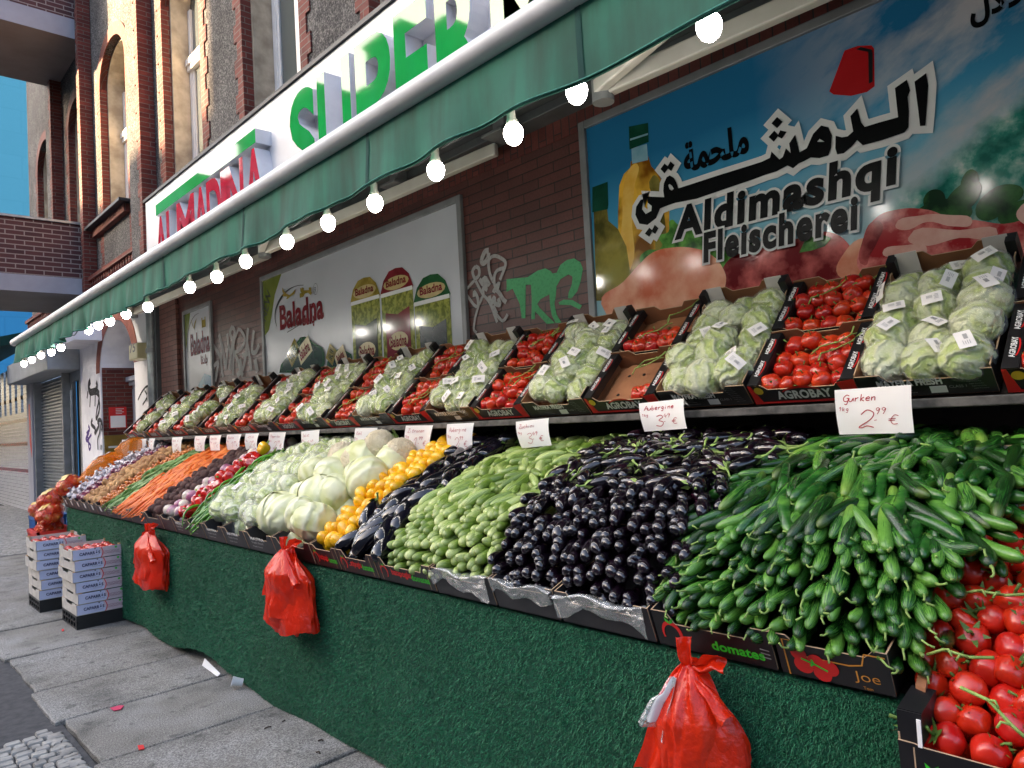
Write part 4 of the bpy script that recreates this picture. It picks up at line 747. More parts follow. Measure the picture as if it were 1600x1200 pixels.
# ---------------------------------------------------------------- crates on the table
def carton(name, y0, y1, O, es, en, D, H, outer, inner, label, group=None, side_h=None, dip=.03, front=None, back_h=None, edge=rimcard, cat='crate', ear=.06, t=.004, tape=False, rims=None):
    """open cardboard tray: O = front bottom corner line, es = depth direction, en = up"""
    O, es, en = V((O[0], 0, O[1])), V(es).normalized(), V(en).normalized(); W = y1-y0; ey = V((0, -1, 0)); A = O+V((0, y1, 0))
    r = MB(); r.obox(A, ey*W, es*D, en*.004); root = tag(r.build(name, [inner]), label, cat, group)
    fh = H
    prof = [(0, 0), (W, 0), (W, fh), (W-ear, fh), (W-ear-.02, fh-dip), (ear+.02, fh-dip), (ear, fh), (0, fh)]
    m = MB(); m.slab(prof, A, ey, en, es*t, 0, 1, 2)
    if front: front(m, A, ey, en, -es, W, fh)
    m.build('front_panel', [outer, inner, edge, prtwhite, prtred, prtgreen, prtorange, prtyellow, prtgrey], root)
    bh = back_h or H+.01
    m = MB(); m.slab([(0, 0), (W, 0), (W, bh), (W*.72, bh), (W*.66, bh-.025), (W*.34, bh-.025), (W*.28, bh), (0, bh)], A+es*(D-t), ey, en, es*t, 1, 0, 2); m.build('back_panel', [outer, inner, edge], root)
    sh = side_h or H
    for k in (0, 1):
        m = MB(); m.slab([(t, 0), (D-t, 0), (D-t, sh), (D-.07, sh), (D-.09, sh-.02), (.09, sh-.02), (.07, sh), (t, sh)], A+ey*(W-t if k else 0), es, en, ey*t, 0 if not k else 1, 1 if not k else 0, 2)
        if rims:        # folded top rim with lettering
            rw, mr, tx = rims; b = A+ey*(W if k else 0)+en*(sh+.0005); d = -ey if k else ey
            m.obox(b, es*D, d*rw, en*.004, 3)
            m.obox(b+d*rw, es*D, d*.003, en*-.03, 3)
            for f in tx: rim_text(m, b, es, d, en, D, rw, f)
        m.build('side_panel', [outer, inner, edge, blackcard, prtwhite, prtred], root)
    if tape:
        for k in (0, 1):
            m = MB(); c0 = A+ey*(.02 if not k else W-.09)+es*(D-.012)+en*(bh+.012)
            m.slab([(0, 0), (.07, 0), (.075, -.1), (.04, -.105), (.0, -.098)], c0, ey, (en*.9+es*.25).normalized(), es*.003); m.build('corner_flap', whitecard, root)
            m = MB(); m.obox(A+ey*(-.006 if not k else W-.024)+es*(D-.045)+en*(sh*.6), ey*.03, es*.047, en*(bh-sh*.6+.004)); m.build('corner_post', blackcard, root)
    return root
def rim_text(m, b, es, d, en, D, rw, f):
    yv = V((0, 1, 0)); c = b+d*(rw/2)+es*(D*f)+en*.005
    text(m, 'AGROBAY', c, ex=es, ey=yv, w=D*.3, h=rw*.36, off=.03, mi=4, en=en, center=True)
    A = [(D*.17*math.cos(math.radians(t)), rw*.38*math.sin(math.radians(t))) for t in range(40, 141, 10)]
    m.stroke(A, .004, c, es, -yv, en, 5, .0006)
def leafmark(m, c, ex, ey, en, s):       # round red fruit outline with two green leaves
    A = [(s*math.cos(math.radians(t))*.85, s*math.sin(math.radians(t))) for t in range(-60, 205, 12)]
    m.stroke(A, [s*.16+s*.22*abs(math.sin(i*.15)) for i in range(len(A))], c, ex, ey, en, 4, .0012)
    for k in (-1, 1):
        shape(m, [[(0, s*.9), (k*s*.35, s*1.1), (k*s*.42, s*1.5), (k*s*.06, s*1.25)]], c, ex, ey, en, .0018, mi=5)
def f_dom(m, A, ex, ey, en, W, H):
    h = min(.05, H*.4); leafmark(m, A+ex*(W*.14)+ey*(H*.42), ex, ey, en, h*.62)
    text(m, 'hatipoglu', A+ex*(W*.28)+ey*(H*.28), ex, ey, w=W*.34, h=h*.8, off=.04, mi=4, en=en, lift=.0012); text(m, 'domates', A+ex*(W*.63)+ey*(H*.28), ex, ey, w=W*.3, h=h*.62, off=.03, mi=5, en=en, lift=.0012)
    for s in (.03, W-.03): m.stroke([(s, H*.95), (s, H*.5), (s+.0, H*.05)], .003, A, ex, ey, en, 2)
def f_joe(m, A, ex, ey, en, W, H):
    text(m, 'Joe', A+ex*(W*.68)+ey*(H*.16), ex, ey, w=W*.22, h=H*.30, off=-.008, mi=6, en=en, lift=.0012); text(m, 'Tom', A+ex*(W*.74)+ey*(H*.04), ex, ey, w=W*.08, h=.008, mi=6, en=en, lift=.0012)
    m.stroke([(.02, .0), (.02, H*.9), (.055, H*.9), (.06, H*.55), (W-.09, H*.55), (W-.06, H*.62), (W-.05, H*.9), (W-.005, H*.9)], .004, A, ex, ey, en, 6)
    for u, v, r in ((.055, .60, .02), (.062, .33, .024), (.095, .47, .021), (.105, .2, .022), (.125, .38, .022)):
        shape(m, [[(u+r*math.cos(t*PI/9), v*H+r*.95*math.sin(t*PI/9)) for t in range(18)]], A, ex, ey, en, .0012+u*.01, mi=4)
    for P in ([(.06, H*.5), (.09, H*.42), (.12, H*.3)], [(.085, H*.52), (.09, H*.42), (.08, H*.36)]): m.stroke(P, .005, A, ex, ey, en, 5, .0035)
def f_tom(m, A, ex, ey, en, W, H):
    leafmark(m, A+ex*.055+ey*(H*.40), ex, ey, en, .034)
    text(m, 'domates', A+ex*(W*.5)+ey*(H*.20), ex, ey, w=W*.42, h=H*.24, off=.03, mi=5, en=en, lift=.0012)
    for k in range(3): m.stroke([(W*.9, H*(.3+.1*k)), (W*.97, H*(.28+.1*k))], .003, A, ex, ey, en, 8)
def f_may(m, A, ex, ey, en, W, H):
    text(m, 'MAYFRA FRESH', A+ex*(W*.16)+ey*(H*.50), ex, ey, w=W*.48, h=H*.26, off=.045, mi=3, en=en, lift=.0012)
    for k in range(3): text(m, 'fresh vegetables', A+ex*(W*.18)+ey*(H*(.36-.1*k)), ex, ey, w=W*(.2+.03*k), h=H*.05, mi=8, en=en, lift=.0012)
    m.slab([(W*.54, H*.12), (W*.66, H*.12), (W*.66, H*.40), (W*.54, H*.40)], A, ex, ey, en*.0012, 3, 3, 3); text(m, 'CLASS 1', A+ex*(W*.68)+ey*(H*.3), ex, ey, w=W*.12, h=H*.11, mi=8, en=en, lift=.0012)
    for k in range(8): text(m, 'agricola', A+ex*(W*(.76+.012*k))+ey*(H*(.9-.1*k)), ex, ey, w=W*.1, h=H*.045, mi=8, en=en, lift=.0012)
def f_lines(m, A, ex, ey, en, W, H):
    for k in range(3): text(m, 'MAYFRA' if k == 0 else 'fresh food', A+ex*(W*.2)+ey*(H*(.62-.2*k)), ex, ey, w=W*(.5-.08*k), h=H*(.16-.04*k), off=.03, mi=3 if k == 0 else 8, en=en, lift=.0012)
def f_dash(m, A, ex, ey, en, W, H):
    m.slab([(W*.42, H*.35), (W*.58, H*.3), (W*.58, H*.7), (W*.42, H*.75)], A, ex, ey, en*.0012, 3, 3, 3)
SL = V((.80, 0, .50)).normalized(); SN = V((-SL.z, 0, SL.x))
FL = (.94, .34); FN = (-.34, .94); FL3 = V((.94, 0, .34)).normalized(); FN3 = V((-FL3.z, 0, FL3.x)); FL, FN, SL, SN = FL3, FN3, SL, SN
cols = [(.30, .645, None, 'black', 'behind the vine tomatoes at the right end'), (.645, .92, f_joe, 'black', 'with an orange outline and printed tomatoes under the cucumbers'), (.92, 1.285, f_tom, 'black', 'with green lettering behind the nearest red bag bundle'), (1.285, 1.66, None, 'grey', 'lined with clear film under the nearer aubergines'), (1.66, 1.97, None, 'grey', 'lined with clear film under the farther aubergines'),
    (1.97, 2.32, None, 'grey', 'lined with clear film under the pale courgettes'), (2.32, 2.73, f_dom, 'black', 'with red and green lettering under the farther courgettes'), (2.73, 3.05, f_dom, 'black', 'with red and green lettering under the large aubergines'), (3.05, 3.3, f_dom, 'black', 'with red and green lettering under the lemons'),
    (3.3, 3.72, None, 'black', 'under the nearer white cabbages'), (3.72, 4.08, f_lines, 'grey', 'with white lettering under the farther white cabbages'), (4.08, 4.4, f_lines, 'grey', 'with white lettering under the nearer film-wrapped lettuces'), (4.4, 4.72, f_lines, 'grey', 'with white lettering under the farther film-wrapped lettuces'),
    (4.72, 5.0, f_lines, 'grey', 'under the long green peppers'), (5.0, 5.28, f_lines, 'grey', 'under the red peppers'), (5.28, 5.53, None, 'grey', 'under the turnips'), (5.53, 5.9, None, 'grey', 'under the dark beetroots'), (5.9, 6.28, None, 'grey', 'under the nearer carrots'), (6.28, 6.67, None, 'grey', 'under the farther carrots'),
    (6.67, 7.02, f_lines, 'grey', 'under the green beans'), (7.02, 7.3, f_dash, 'grey', 'under the shallots'), (7.3, 7.58, f_dash, 'grey', 'under the nearer potatoes'), (7.58, 7.84, f_dash, 'grey', 'under the farther potatoes'), (7.84, 8.1, f_dash, 'grey', 'under the red onions'), (8.1, 8.35, f_dash, 'grey', 'under the garlic packs'), (8.35, 8.58, f_dash, 'grey', 'under the orange net bags')]
for y0, y1, fr, colr, where in cols:
    a, b = y0+.006, y1-.006
    if y0 > .5: carton('vegetable_crate', a, b, (1.704, .836), FL, FN, .46, .11, blackcard if colr == 'black' else greycard, greycard, ('black' if colr == 'black' else 'dark grey')+' cardboard crate '+where, 'crates along the front of the table', side_h=.11, front=fr, dip=.035 if b-a > .3 else .02, ear=.05 if b-a > .3 else .03)
    inner = whitecard if y0 < 1.2 else greycard
    rear_lab = dict([(.30, 'at the far right end'), (.645, 'with pale inside behind the nearest cucumbers'), (.92, 'with pale inside behind the farther cucumbers')]).get(y0, 'in the back row, '+where.replace('lined with clear film ', '').replace('with red and green lettering ', '').replace('with white lettering ', '').replace('under', 'behind')) 
    carton('vegetable_crate', a, b, (1.704+FL.x*.47, .840+FL.z*.47), SL, SN, .40, .10, greycard, inner, 'cardboard crate '+rear_lab, 'crates in the back row of the table', side_h=.11, back_h=.155 if y0 < 1.2 else .1, dip=.03)
# film liners hanging over the front edges
for i, (y0, y1) in enumerate(((1.30, 1.65), (1.67, 1.96), (1.98, 2.31))):
    r3 = random.Random(i+4); m = MB(); ph = r3.random()*9
    def fl(u, v, y0=y0, y1=y1, ph=ph):
        yy = y0+(y1-y0)*u; edge = .062+.018*math.sin(u*5+ph)+.010*math.sin(u*13+ph)-.03*(1-(2*u-1)**2)*(i == 1)
        if v < .35: k = v/.35; x, z = 1.74-.082*k, .925+.012*k+.01*math.sin(u*9+ph)*k
        else: k = (v-.35)/.65; x, z = 1.655+.022*k, .937-edge*k+.01*math.sin(u*9+ph)*(1-k)
        nz = noise.noise(V((yy*22, v*9, i*5)))*.006+noise.noise(V((yy*60, v*20, i*9)))*.004
        return (x-abs(nz)-.002, yy, z+nz)
    m.grid(fl, 46, 22); tag(m.build('film_liner', liner, smooth=True), ('crumpled clear film over the crate edge under the nearer aubergines', 'crumpled clear film over the crate edge under the farther aubergines', 'crumpled clear film over the crate edge under the pale courgettes')[i], 'film liner')
# ---------------------------------------------------------------- produce shapes
def veg(L, r, prof, n=12, k=11, bend=0., lobes=0, la=0., ns=0., seed=0, flat=1.):
    m = MB(); R = []
    for i in range(k+1):
        t = i/k; zz = -L/2+L*(.5-.5*math.cos(PI*t)); tt = (zz+L/2)/L; rr = max(prof(tt)*r, .0006); bx = bend*(1-(2*tt-1)**2)*L
        ring = []
        for j in range(n):
            a = 2*PI*j/n; q = rr*(1+la*math.cos(lobes*a)) if lobes else rr
            p = V((q*math.cos(a)-bx, q*math.sin(a)*flat, zz))
            if ns: p += p.normalized()*ns*noise.noise(V((p.x, p.y, p.z))*(1.3/max(r, .01))+V((seed*7, seed, 0)))*(r)
            ring.append(p)
        R.append(ring)
    m.rings(R); return m
sup = lambda e: (lambda t: max(0, 1-abs(2*t-1)**e)**.5)
def stemm(pts, r, n=6): m = MB(); m.tube(pts, r, n); return m
cuke_me = [veg(L, .0172, lambda t: sup(4.2)(t)*(.95+.05*math.sin(t*7+s)), 14, 13, bd, 7, .025, .04, s).mesh('cucumber', cuke_m, True) for s, L, bd in ((0, .155, .015), (1, .17, .05), (2, .145, .09), (3, .165, .03))]
cstem = [stemm([(0, 0, .074), (.001, 0, .084), (.005*s, .004, .093+.005*s), (.011*s, .008, .098+.004*s)], [.004, .0026, .0022, .0028]).mesh('stalk', stem_g, True) for s in (-1, 0, 1, 2)]
zuc_me = [veg(L, .0205, lambda t: (sup(3.2)(t))*(.82+.26*t), 14, 11, bd, 5, .025, .03, s).mesh('courgette', zuc_m, True) for s, L, bd in ((0, .13, .03), (1, .145, .08), (2, .12, .0))]
zstem = stemm([(0, 0, -.058), (.001, 0, -.072), (.003, .002, -.08)], [.009, .008, .0085], 5).mesh('stalk', stem_g, True)
egg_me = [veg(L, .0245, lambda t: sup(2.6)(t)*(.74+.34*t), 14, 11, bd, 0, 0, .05, s).mesh('aubergine', egg_m, True) for s, L, bd in ((0, .11, .03), (1, .125, .08), (2, .105, .02))]
def calyx(z0, r, n=5, ln=.03, stem=.05):
    m = MB()
    for i in range(n):
        a = 2*PI*i/n; m.add([(r*.35*math.cos(a-.6), r*.35*math.sin(a-.6), z0-.004), (r*.35*math.cos(a+.6), r*.35*math.sin(a+.6), z0-.004), (r*.95*math.cos(a+.35), r*.95*math.sin(a+.35), z0+ln*.35), (r*1.12*math.cos(a), r*1.12*math.sin(a), z0+ln), (r*.95*math.cos(a-.35), r*.95*math.sin(a-.35), z0+ln*.35)], [(0, 1, 2, 3, 4)])
    m.tube([(0, 0, z0+.002), (.003, .0, z0-stem*.4), (.012, .006, z0-stem*.8), (.022, .01, z0-stem)], [r*.36, r*.2, r*.17, r*.24], 7); return m
ecal = [calyx(-.051, .0185, 5, .026, s).mesh('calyx', stem_g, True) for s in (.045, .06, .03)]
begg_me = [veg(.19, .042, lambda t: sup(2.4)(t)*(.72+.34*t), 18, 14, bd, 0, 0, .05, s).mesh('large_aubergine', bigegg_m, True) for s, bd in ((0, .03), (1, .06))]
begg_cal = calyx(-.088, .03, 5, .035, .03).mesh('calyx', calyx_g, True)
lem_me = [veg(.082, .032, lambda t: max(sup(2.3)(t)*.97, (.2 if .0 < t < .07 else 0)+(.24 if .92 < t < 1 else 0)), 18, 16, 0, 0, 0, .05, s).mesh('lemon', lemon_m, True) for s in (0, 1)]
pot_me = [veg(.085*k, .031, sup(2.2), 12, 9, .03*s, 0, 0, .3, s, .9).mesh('potato', mat('potato_skin', 'a0764a', 'c4966a', 14, .8, rand=.4, bump=.3) if s == 0 else bpy.data.materials['potato_skin'], True) for s, k in ((0, 1), (1, .9), (2, 1.15))]
ball = lambda r, m_, nm, ns=.1, seed=0, fl=1., n=14, e=2.: veg(2*r*fl, r, sup(e), n, 11, 0, 0, 0, ns, seed).mesh(nm, m_, True)
ron_m = glossy('red_onion_skin', '4a1230', '7a2448', 9, .3, .2, .3); yon_m = glossy('onion_skin', 'b0561c', 'd8823c', 9, .35, .2, .4)
beet_m = mat('beetroot_skin', '3a2422', '5a3a34', 12, .85, rand=.3, bump=.4); turn_m = NT('turnip_skin'); turn_m.set(rough=.4, coat=.2); o_ = turn_m.sep(turn_m.obj())
turn_m.base(turn_m.ramp(turn_m.math('ADD', turn_m.math('MULTIPLY_ADD', o_[2], 8, .5), turn_m.math('MULTIPLY_ADD', turn_m.noise(turn_m.obj(), 12, 3), .4, -.2)), [(.3, lin('dcd0bc')), (.6, lin('b8849a')), (.8, lin('8e4468'))])); turn_m = turn_m.m
carrot_m = mat('carrot_skin', 'd85c18', 'ee8436', 20, .5, rand=.25, bump=.3)
carrot_me = [veg(.19, .015, lambda t: (1-.72*t)*min(1, (t*14)**.5+.1)*min(1, ((1-t)*10)**.5), 10, 12, bd, 0, 0, .08, s).mesh('carrot', carrot_m, True) for s, bd in ((0, .02), (1, .06))]
redpep_m = glossy('red_pepper_skin', 'a80c10', 'c81c18', 6, .15, .5, .2); yelpep_m = glossy('yellow_pepper_skin', 'e0a010', 'f0b820', 6, .18, .5); grnpep_m = glossy('green_pepper_skin', '1c4a12', '2c6418', 6, .2, .4); chil_m = glossy('long_pepper_skin', '2f6a18', '68a02c', 9, .25, .3, .5)
pep_prof = lambda t: (1-abs(2*t-1)**3.4)**.5*(1.03-.22*t) if t < .97 else .5*(1-t)*20*.4
pep = lambda m_, nm: veg(.095, .042, pep_prof, 24, 14, 0, 4, .09, .12, 2).mesh(nm, m_, True)
redpep_me, yelpep_me, grnpep_me = pep(redpep_m, 'red_pepper'), pep(yelpep_m, 'yellow_pepper'), pep(grnpep_m, 'green_pepper')
pepstem = stemm([(0, 0, -.035), (0, 0, -.052), (.006, 0, -.066)], [.011, .006, .007], 6).mesh('stalk', stem_g, True)
chil_me = [veg(.2, .012, lambda t: (1-.75*t)*min(1, (t*12)**.5+.05)*min(1, ((1-t)*12)**.5), 8, 14, bd, 3, .08, .2, s).mesh('long_pepper', chil_m, True) for s, bd in ((0, .12), (1, .25), (2, .05))]
chilstem = stemm([(0, 0, -.098), (.006, 0, -.118), (.016, 0, -.132)], [.006, .003, .0035], 5).mesh('stalk', stem_g, True)
def cabbage():
    m = MB(); r = .1
    for (q, rr, cap) in ((0, r, 1.0), (1, r*1.025, .62), (2, r*1.035, .55), (3, r*1.045, .5)):
        rt = rotm((math.sin(q*2.1), math.cos(q*2.1), .5+.2*q)) if q else Matrix()
        def f(u, v, rr=rr, cap=cap, rt=rt, q=q):
            a = 2*PI*u; ph = PI*v*cap; p = V((math.sin(ph)*math.cos(a), math.sin(ph)*math.sin(a), math.cos(ph)))
            s = rr*(1+.028*noise.noise(p*2.2+V((q, 0, 0)))+.012*abs(math.sin(a*4.5+3*noise.noise(p*1.5)))*math.sin(ph)+(.03 if q and v > .93 else 0)); p = rt @ (p*s)
            p.z *= .86; return p
        m.grid(f, 30, 16)
    return m.mesh('white_cabbage', cab, True)
cab_me = cabbage()
def lettuce(seed):
    m = MB()
    def f(u, v):
        a = 2*PI*u; ph = PI*v; p = V((math.sin(ph)*math.cos(a), math.sin(ph)*math.sin(a), math.cos(ph)))
        q = 1+.12*noise.noise(p*2.0+V((seed, 0, 0)))+.07*noise.noise(p*5+V((0, seed, 0)))+.06*abs(math.sin(a*3+6*noise.noise(p*1.7+V((seed, 0, 2)))))*math.sin(ph)-.03
        p = p*.066*q; p.z *= .9; return p
    m.grid(f, 30, 18); lm = m.mesh('wrapped_lettuce', let, True)
    m = MB()
    def g(u, v):
        a = 2*PI*u; ph = PI*v; p = V((math.sin(ph)*math.cos(a), math.sin(ph)*math.sin(a), math.cos(ph)))
        q = 1.08+.07*noise.noise(p*2.2+V((seed, 0, 0)))+.035*noise.noise(p*9+V((3, seed, 0)))+.04*abs(noise.noise(p*5+V((9, seed, 0))))
        p = p*.066*q; p.z *= .92; return p
    m.grid(g, 34, 20); return lm, m.mesh('film', film, False)
lets = [lettuce(s) for s in (1, 5, 9)]
stk = MB(); stk.grid(lambda u, v: (.06*(u-.5), .04*(v-.5), .0735-.18*(.05*(u-.5))**2/.05-.004*u), 6, 4)
for i in range(8): stk.box(-.002+.0022*i, -.002+.0022*i+.0008, -.008, .002, .0735, .0742, 1)
for i in range(4): stk.box(-.02, -.009+.002*(i % 2), -.009+.005*i, -.008+.005*i, .0735, .0742, 1)
stk_me = stk.mesh('sticker', [paper, prtgrey])
def tomato(r, e=1.0, m_=tomato_m, nm='tomato', seed=0):
    def pr(t):
        return sup(2.25)(t)
    m = veg(2*r*e, r, pr, 20, 14, 0, 5 if e < 1 else 4, .045 if e < 1 else .02, .1, seed)
    m.v = [(x, y, z-(.16*r*max(0, 1-((x*x+y*y)**.5/(r*.55)))**1.5 if z > 0 else 0)) for x, y, z in m.v]; return m.mesh(nm, m_, True)
def tcalyx(z0, s):
    m = MB()
    for i in range(5):
        a = 2*PI*i/5+.2; ca, sa = math.cos(a), math.sin(a)
        L = [(0, .16, 0), (.35, .2, .06), (.7, .13, .22), (1.0, .02, .42)]
        P = [(s*(l*ca-w*sa), s*(l*sa+w*ca), z0+s*h*(.6+.4*math.sin(i*2))) for l, w, h in L]+[(s*(l*ca+w*sa), s*(l*sa-w*ca), z0+s*h*(.6+.4*math.sin(i*2))) for l, w, h in L]
        m.add(P, [(j, j+1, 4+j+1, 4+j) for j in range(3)])
    m.tube([(0, 0, z0), (s*.1, 0, z0+s*.5), (s*.35, s*.1, z0+s*.9)], [s*.12, s*.1, s*.13], 6); return m.mesh('calyx', calyx_g, True)
# ---------------------------------------------------------------- laying out the heaps
def prof_at(P, s):
    for (x0, z0), (x1, z1) in zip(P, P[1:]):
        d = math.hypot(x1-x0, z1-z0)
        if s <= d or (x1, z1) == P[-1]:
            t = V((x1-x0, 0, z1-z0)).normalized(); return V((x0, 0, z0))+t*s, t
        s -= d
def heap(P, y0, y1, ds, dy, jit=.25, dome=0., s0=0., s1=None, sink=0., lean=0.):
    tot = sum(math.hypot(b[0]-a[0], b[1]-a[1]) for a, b in zip(P, P[1:])); s1 = s1 or tot; out = []; i = 0; s = s0+ds/2
    while s < s1:
        yy = y0+dy/2+(dy/2 if i % 2 else 0)
        while yy < y1:
            q = s+rnd.uniform(-jit, jit)*ds*.6; p, t = prof_at(P, q); n_ = V((-t.z, 0, t.x)); u = 2*(yy-y0)/(y1-y0)-1
            out.append((p+V((0, yy+rnd.uniform(-jit, jit)*dy+lean*(q/tot), 0))-n_*(dome*abs(u)**2.5+sink), t, n_, u, q/tot)); yy += dy
        s += ds; i += 1
    return out
def out_dir(n_, t, u, fan, dn=.2, yb=0.): return V((-1, 0, -dn))+V((0, fan*u+rnd.gauss(yb, .15), rnd.gauss(0, .15)))
def place_all(items, cap=300):
    """items: (priority, name, mesh, matrix, kids, label, cat, group); what is past the cap becomes one stuff object"""
    items.sort(key=lambda a: a[0]); 
    for it in items[:cap]: spawn(it[1], it[2], it[3], it[4], it[5], it[6], it[7])
    rest = items[cap:]
    if rest: merge(rest)
def merge(rest):
    vs, fs, k = [], [], 0
    for it in rest:
        me = it[2]; M_ = it[3]; a = np.empty(len(me.vertices)*3); me.vertices.foreach_get('co', a); a = a.reshape(-1, 3); R = np.array(M_); vs.append(a@R[:3, :3].T+R[:3, 3]); fs += [tuple(i+k for i in p.vertices) for p in me.polygons]; k += len(a)
    me = bpy.data.meshes.new(rest[0][1]+'_underlayer'); me.from_pydata(np.concatenate(vs).tolist(), [], fs); me.materials.append(rest[0][2].materials[0]); me.polygons.foreach_set('use_smooth', [True]*len(fs)); me.update()
    o = bpy.data.objects.new(rest[0][1]+'_underlayer', me); COL.objects.link(o); tag(o, 'rest of the '+rest[0][6]+' heap lying underneath', rest[0][6], kind='stuff')
def heap_sticks(nm, cat, meshes, r, L, P, y0, y1, sface, fan, lab_face, lab_top, kids_face, kids_top, dome=.05, dn=.25, topds=None, topdy=None, lay=3, yaw=.8, lean=0., yb=0.):
    items = []
    for p, t, n_, u, q in heap(P, y0, y1, 2*r*.93, 2*r*1.06, .55, dome, 0, sface, lean=lean):
        d = out_dir(n_, t, u, fan, dn, yb); me = rnd.choice(meshes); sc = rnd.uniform(.88, 1.12); Lm = L*sc
        M_ = Matrix.Translation(p-d.normalized()*(Lm/2+rnd.uniform(-.012, .014))) @ rotm(d, rnd.uniform(0, 6.28)) @ Matrix.Scale(sc, 4)
        items.append((q*.3+rnd.random()*.01, nm, me, M_, kids_face(), lab_face, cat, lab_face[0:0]+cat+'s stacked with their ends to the front'))
    for layer in range(lay):
        for p, t, n_, u, q in heap(P, y0-.02, y1+.02, topds or L*.62, topdy or 2.25*r, .45, dome, sface+.01, None, sink=r*1.5*layer, lean=lean):
            f = rnd.uniform(-yaw, yaw)+1.4*u*fan; d = (-t*math.cos(f)+V((0, 1, 0))*math.sin(f)+n_*rnd.uniform(-.15, .2)); me = rnd.choice(meshes); sc = rnd.uniform(.9, 1.15)
            if rnd.random() < .3: d = -d
            M_ = Matrix.Translation(p+n_*rnd.uniform(-.4, .7)*r) @ rotm(d, rnd.uniform(0, 6.28)) @ Matrix.Scale(sc, 4)
            items.append((layer*10+(.4+rnd.random()*.05), nm, me, M_, kids_top() if layer < 2 else (), lab_top, cat, cat+'s lying on top of the heap'))
    place_all(items)
ch = rnd.choice
heap_sticks('cucumber', 'cucumber', cuke_me, .0182, .158, [(1.652, .905), (1.668, 1.0), (1.79, 1.135), (2.05, 1.275), (2.34, 1.35), (2.66, 1.375)], .545, 1.30, .33, .45, 'small green cucumber stacked with its stalk end out of the front of the heap', 'ridged green cucumber lying loose on top of the heap under its price card', lambda: (('stalk', ch(cstem)),) if rnd.random() < .5 else (), lambda: (('stalk', ch(cstem)),) if rnd.random() < .5 else (), dome=.04, dn=.22, topds=.085, lean=-.09, yb=-.12, yaw=.6)
heap_sticks('aubergine', 'aubergine', egg_me, .0232, .112, [(1.665, .90), (1.70, 1.02), (1.80, 1.14), (1.95, 1.25), (2.2, 1.335), (2.42, 1.375), (2.66, 1.39)], 1.215, 1.98, .44, .3, 'small dark purple aubergine stacked with its round end out of the heap', 'small dark aubergine with green calyx lying on top of the heap', lambda: (), lambda: (('calyx', ch(ecal)),), dome=.01, dn=.12, topds=.08, topdy=.06, yaw=1.3, yb=-.35)
heap_sticks('courgette', 'courgette', zuc_me, .0212, .13, [(1.665, .90), (1.70, 1.0), (1.82, 1.11), (1.95, 1.17), (2.2, 1.27), (2.40, 1.325), (2.66, 1.37)], 1.99, 2.69, .36, .25, 'pale green courgette stacked with its blossom end out of the heap', 'pale green courgette lying crosswise on top of the heap', lambda: (), lambda: (('stalk', zstem),), dome=.03, dn=.1, topds=.075, yaw=1.1, yb=-.22)
def heap_balls(nm, cat, meshes, r, P, y0, y1, label, group, kids=lambda: (), lift=.3, layers=2, jit=.25, up=None, sp=1.0, dome=0., scr=(.88, 1.14), cap=300, spiny=None):
    items = []
    for layer in range(layers):
        for p, t, n_, u, q in heap(P, y0, y1, 2*r*.9*sp, 2*r*sp, jit, dome, sink=layer*r*1.35):
            sc = rnd.uniform(*scr); d = up(n_, t, u) if up else V((rnd.gauss(0, 1), rnd.gauss(0, 1), rnd.gauss(0, 1)))
            M_ = Matrix.Translation(p+n_*(lift+rnd.uniform(-.25, .25))*r) @ rotm(d, rnd.uniform(0, 6.28)) @ Matrix.Scale(sc, 4)
            items.append((layer*10+rnd.random(), nm, rnd.choice(meshes), M_, kids() if layer == 0 else (), label, cat, group))
    place_all(items, cap)
SLP = [(1.70, .935), (2.05, 1.16), (2.38, 1.32), (2.6, 1.385)]
lay_dir = lambda f: (lambda n_, t, u: (-t*math.cos(f*rnd.uniform(-1, 1))+V((0, 1, 0))*math.sin(f*rnd.uniform(-1, 1))+n_*rnd.uniform(-.1, .1)))
heap_balls('large_aubergine', 'aubergine', begg_me, .042, [(1.72, .95), (1.9, 1.09), (2.38, 1.31), (2.6, 1.38)], 2.72, 3.02, 'large glossy black aubergine beside the lemons', 'large aubergines beside the lemons', lambda: (('calyx', begg_cal),), up=lay_dir(.7), sp=1.0, layers=2, jit=.3)
heap_balls('lemon', 'lemon', lem_me, .034, [(1.715, .935), (2.05, 1.18), (2.38, 1.33), (2.6, 1.39)], 3.02, 3.32, 'bright yellow lemon heaped between the cabbages and the large aubergines', 'lemons in the heap')
heap_balls('white_cabbage', 'cabbage', [cab_me], .1, [(1.74, .95), (2.0, 1.13), (2.36, 1.28)], 3.3, 4.06, 'big pale green-white cabbage heaped beside the lemons', 'white cabbages in the heap', sp=.96, layers=2, lift=.35, scr=(.9, 1.25))
def cauliflower():
    m = MB()
    def f(u, v):
        a = 2*PI*u; ph = PI*.62*v; p = V((math.sin(ph)*math.cos(a), math.sin(ph)*math.sin(a), math.cos(ph))); q = .085*(1+.10*abs(noise.noise(p*5))+.05*abs(noise.noise(p*14))); return p*q
    m.grid(f, 40, 22); me = m.mesh('cauliflower', cauli, True)
    m = MB()
    for i in range(9):
        a0 = 2*PI*i/9; 
        def g(u, v, a0=a0, i=i):
            ph = PI*(1-.62*v*(.75+.25*math.sin(i*2))); a = a0+(u-.5)*(.95-.5*v); r = .088*(1.02+.14*v*(1+math.sin(i)))*(1+.05*math.sin(u*9)); return (r*math.sin(ph)*math.cos(a), r*math.sin(ph)*math.sin(a), r*math.cos(ph))
        m.grid(g, 6, 6)
    return me, m.mesh('leaves', leaf_m, True)
cf = cauliflower()
